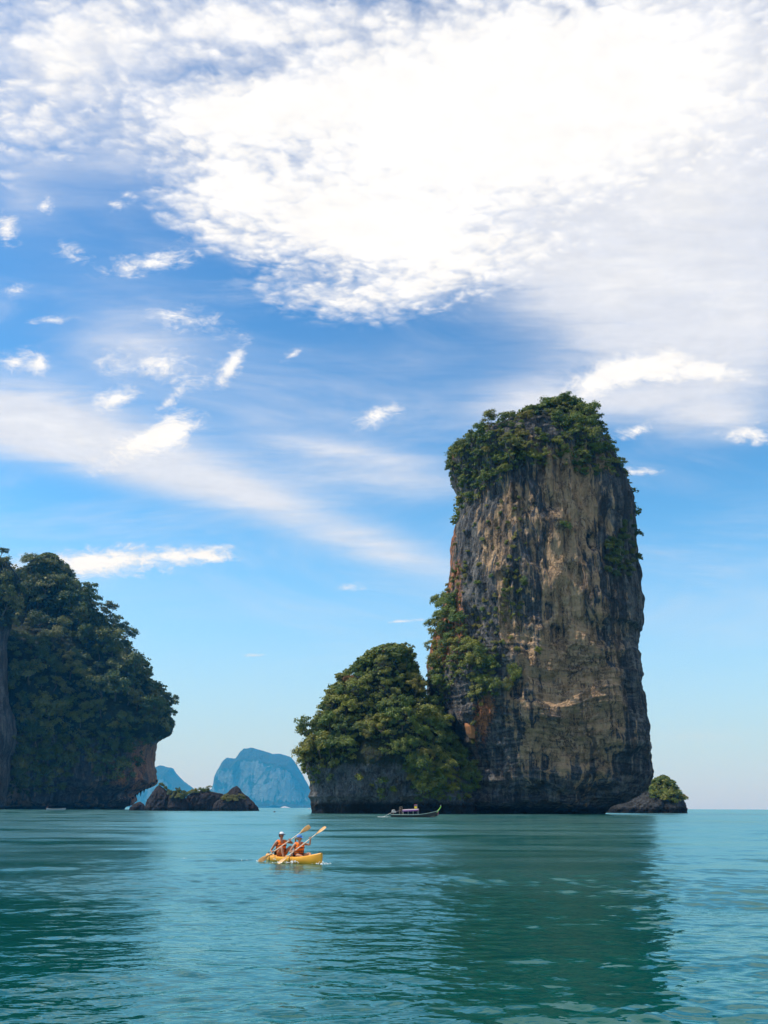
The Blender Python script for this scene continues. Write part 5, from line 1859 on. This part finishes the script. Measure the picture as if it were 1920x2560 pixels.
skin('shirt', [U((-3.0, 0, 1.18)), U((-3.0, 0, 1.45)), U((-3.0, 0, 1.70)), U((-3.0, -0.18, 1.73)), U((-3.055, -0.245, 1.48)), U((-3.0, 0.18, 1.73)), U((-2.972, 0.255, 1.48))],
     [(0, 1), (1, 2), (2, 3), (3, 4), (2, 5), (5, 6)], [0.15, 0.15, 0.14, 0.075, 0.062, 0.075, 0.062], [0], M['blue_shirt'], cap_p, 1)
skin('trousers', [U((-3.0, 0, 1.20)), U((-3.0, -0.1, 1.14)), U((-2.97, -0.12, 0.80)), U((-3.0, -0.12, 0.48)), U((-3.0, 0.1, 1.14)), U((-2.97, 0.12, 0.80)), U((-3.0, 0.12, 0.48))],
     [(0, 1), (1, 2), (2, 3), (0, 4), (4, 5), (5, 6)], [0.15, 0.11, 0.085, 0.065, 0.11, 0.085, 0.065], [0], M['dark_trousers'], cap_p, 1)
splash('wake', 'white churned water at the stern of the longtail boat', [(LM @ U((-5.4 - 0.35 * i, -0.15, 0)), 0.3, 0.12, 7) for i in range(8)], 0.03, 0, 12, 0.11)

sb = on_water(140, 2024.4)
sb = U((sb.x * 640 / sb.y, 640, 0))
root = empty('moored_boat', sb, R(4))
tag(root, 'small pale grey open boat lying close under the dark wooded cliff', 'boat')
hull_shell(11.5, 1.7, 0.75, 0.35, 0.25, (M['pale_hull'], M['pale_hull'], M['boat_wood']), root)
en = MB().box((-5.6, 0, 1.5), (0.8, 0.5, 0.5))
en.tube([(-5.3, 0, 1.7), (-5.1, 0, 2.3), (-5.3, 0, 2.5)], 0.16, 8)
en.tube([(-5.9, 0, 1.4), (-6.2, 0, 0.3)], 0.06, 6)
en.build('engine', M['rusty'], root)
for xx in (-1.5, 1.0, 3.4):
    MB().box((xx, 0, 0.72), (0.35, 1.3, 0.08)).build('bench', M['boat_wood'], root, False)
MB().box((3.9, 0, 1.0), (0.5, 0.4, 0.3)).build('locker', M['pale_hull'], root, False)

wb = at(773.5, 2018.4, 1500)
root = empty('motor_boat', (wb.x, wb.y, 0), R(20))
tag(root, 'tiny white motor boat far off beside the left foot of the shoulder', 'boat')
hull_shell(3.8, 1.6, 0.75, 0.35, 0.0, (M['white_gel'], M['white_gel'], M['pale_hull']), root)
MB().loft([[(x, y, z) for x, y in ((-0.7 + o, -0.55), (0.8 - o, -0.5), (0.8 - o, 0.5), (-0.7 + o, 0.55))] for z, o in ((0.7, 0), (1.5, 0.12), (1.7, 0.3))]).build('cabin', M['white_gel'], root, False)
MB().box((0.72, 0, 1.25), (0.05, 0.8, 0.35)).build('windscreen', M['buoy'], root, False)

by = on_water(686, 2030.5)
root = empty('mooring_buoy', (by.x, by.y, 0))
tag(root, 'small black mooring buoy floating alone in the middle of the strait', 'buoy')
MB().ball((0, 0, 0.10), (0.5, 0.5, 0.34), 14, 9).build('float', M['buoy'], root)
MB().tube([(0, 0, 0.4), (0, 0, 0.55), (0.08, 0, 0.62), (0.16, 0, 0.55), (0.16, 0, 0.36)], 0.03, 6).build('ring', M['metal'], root)
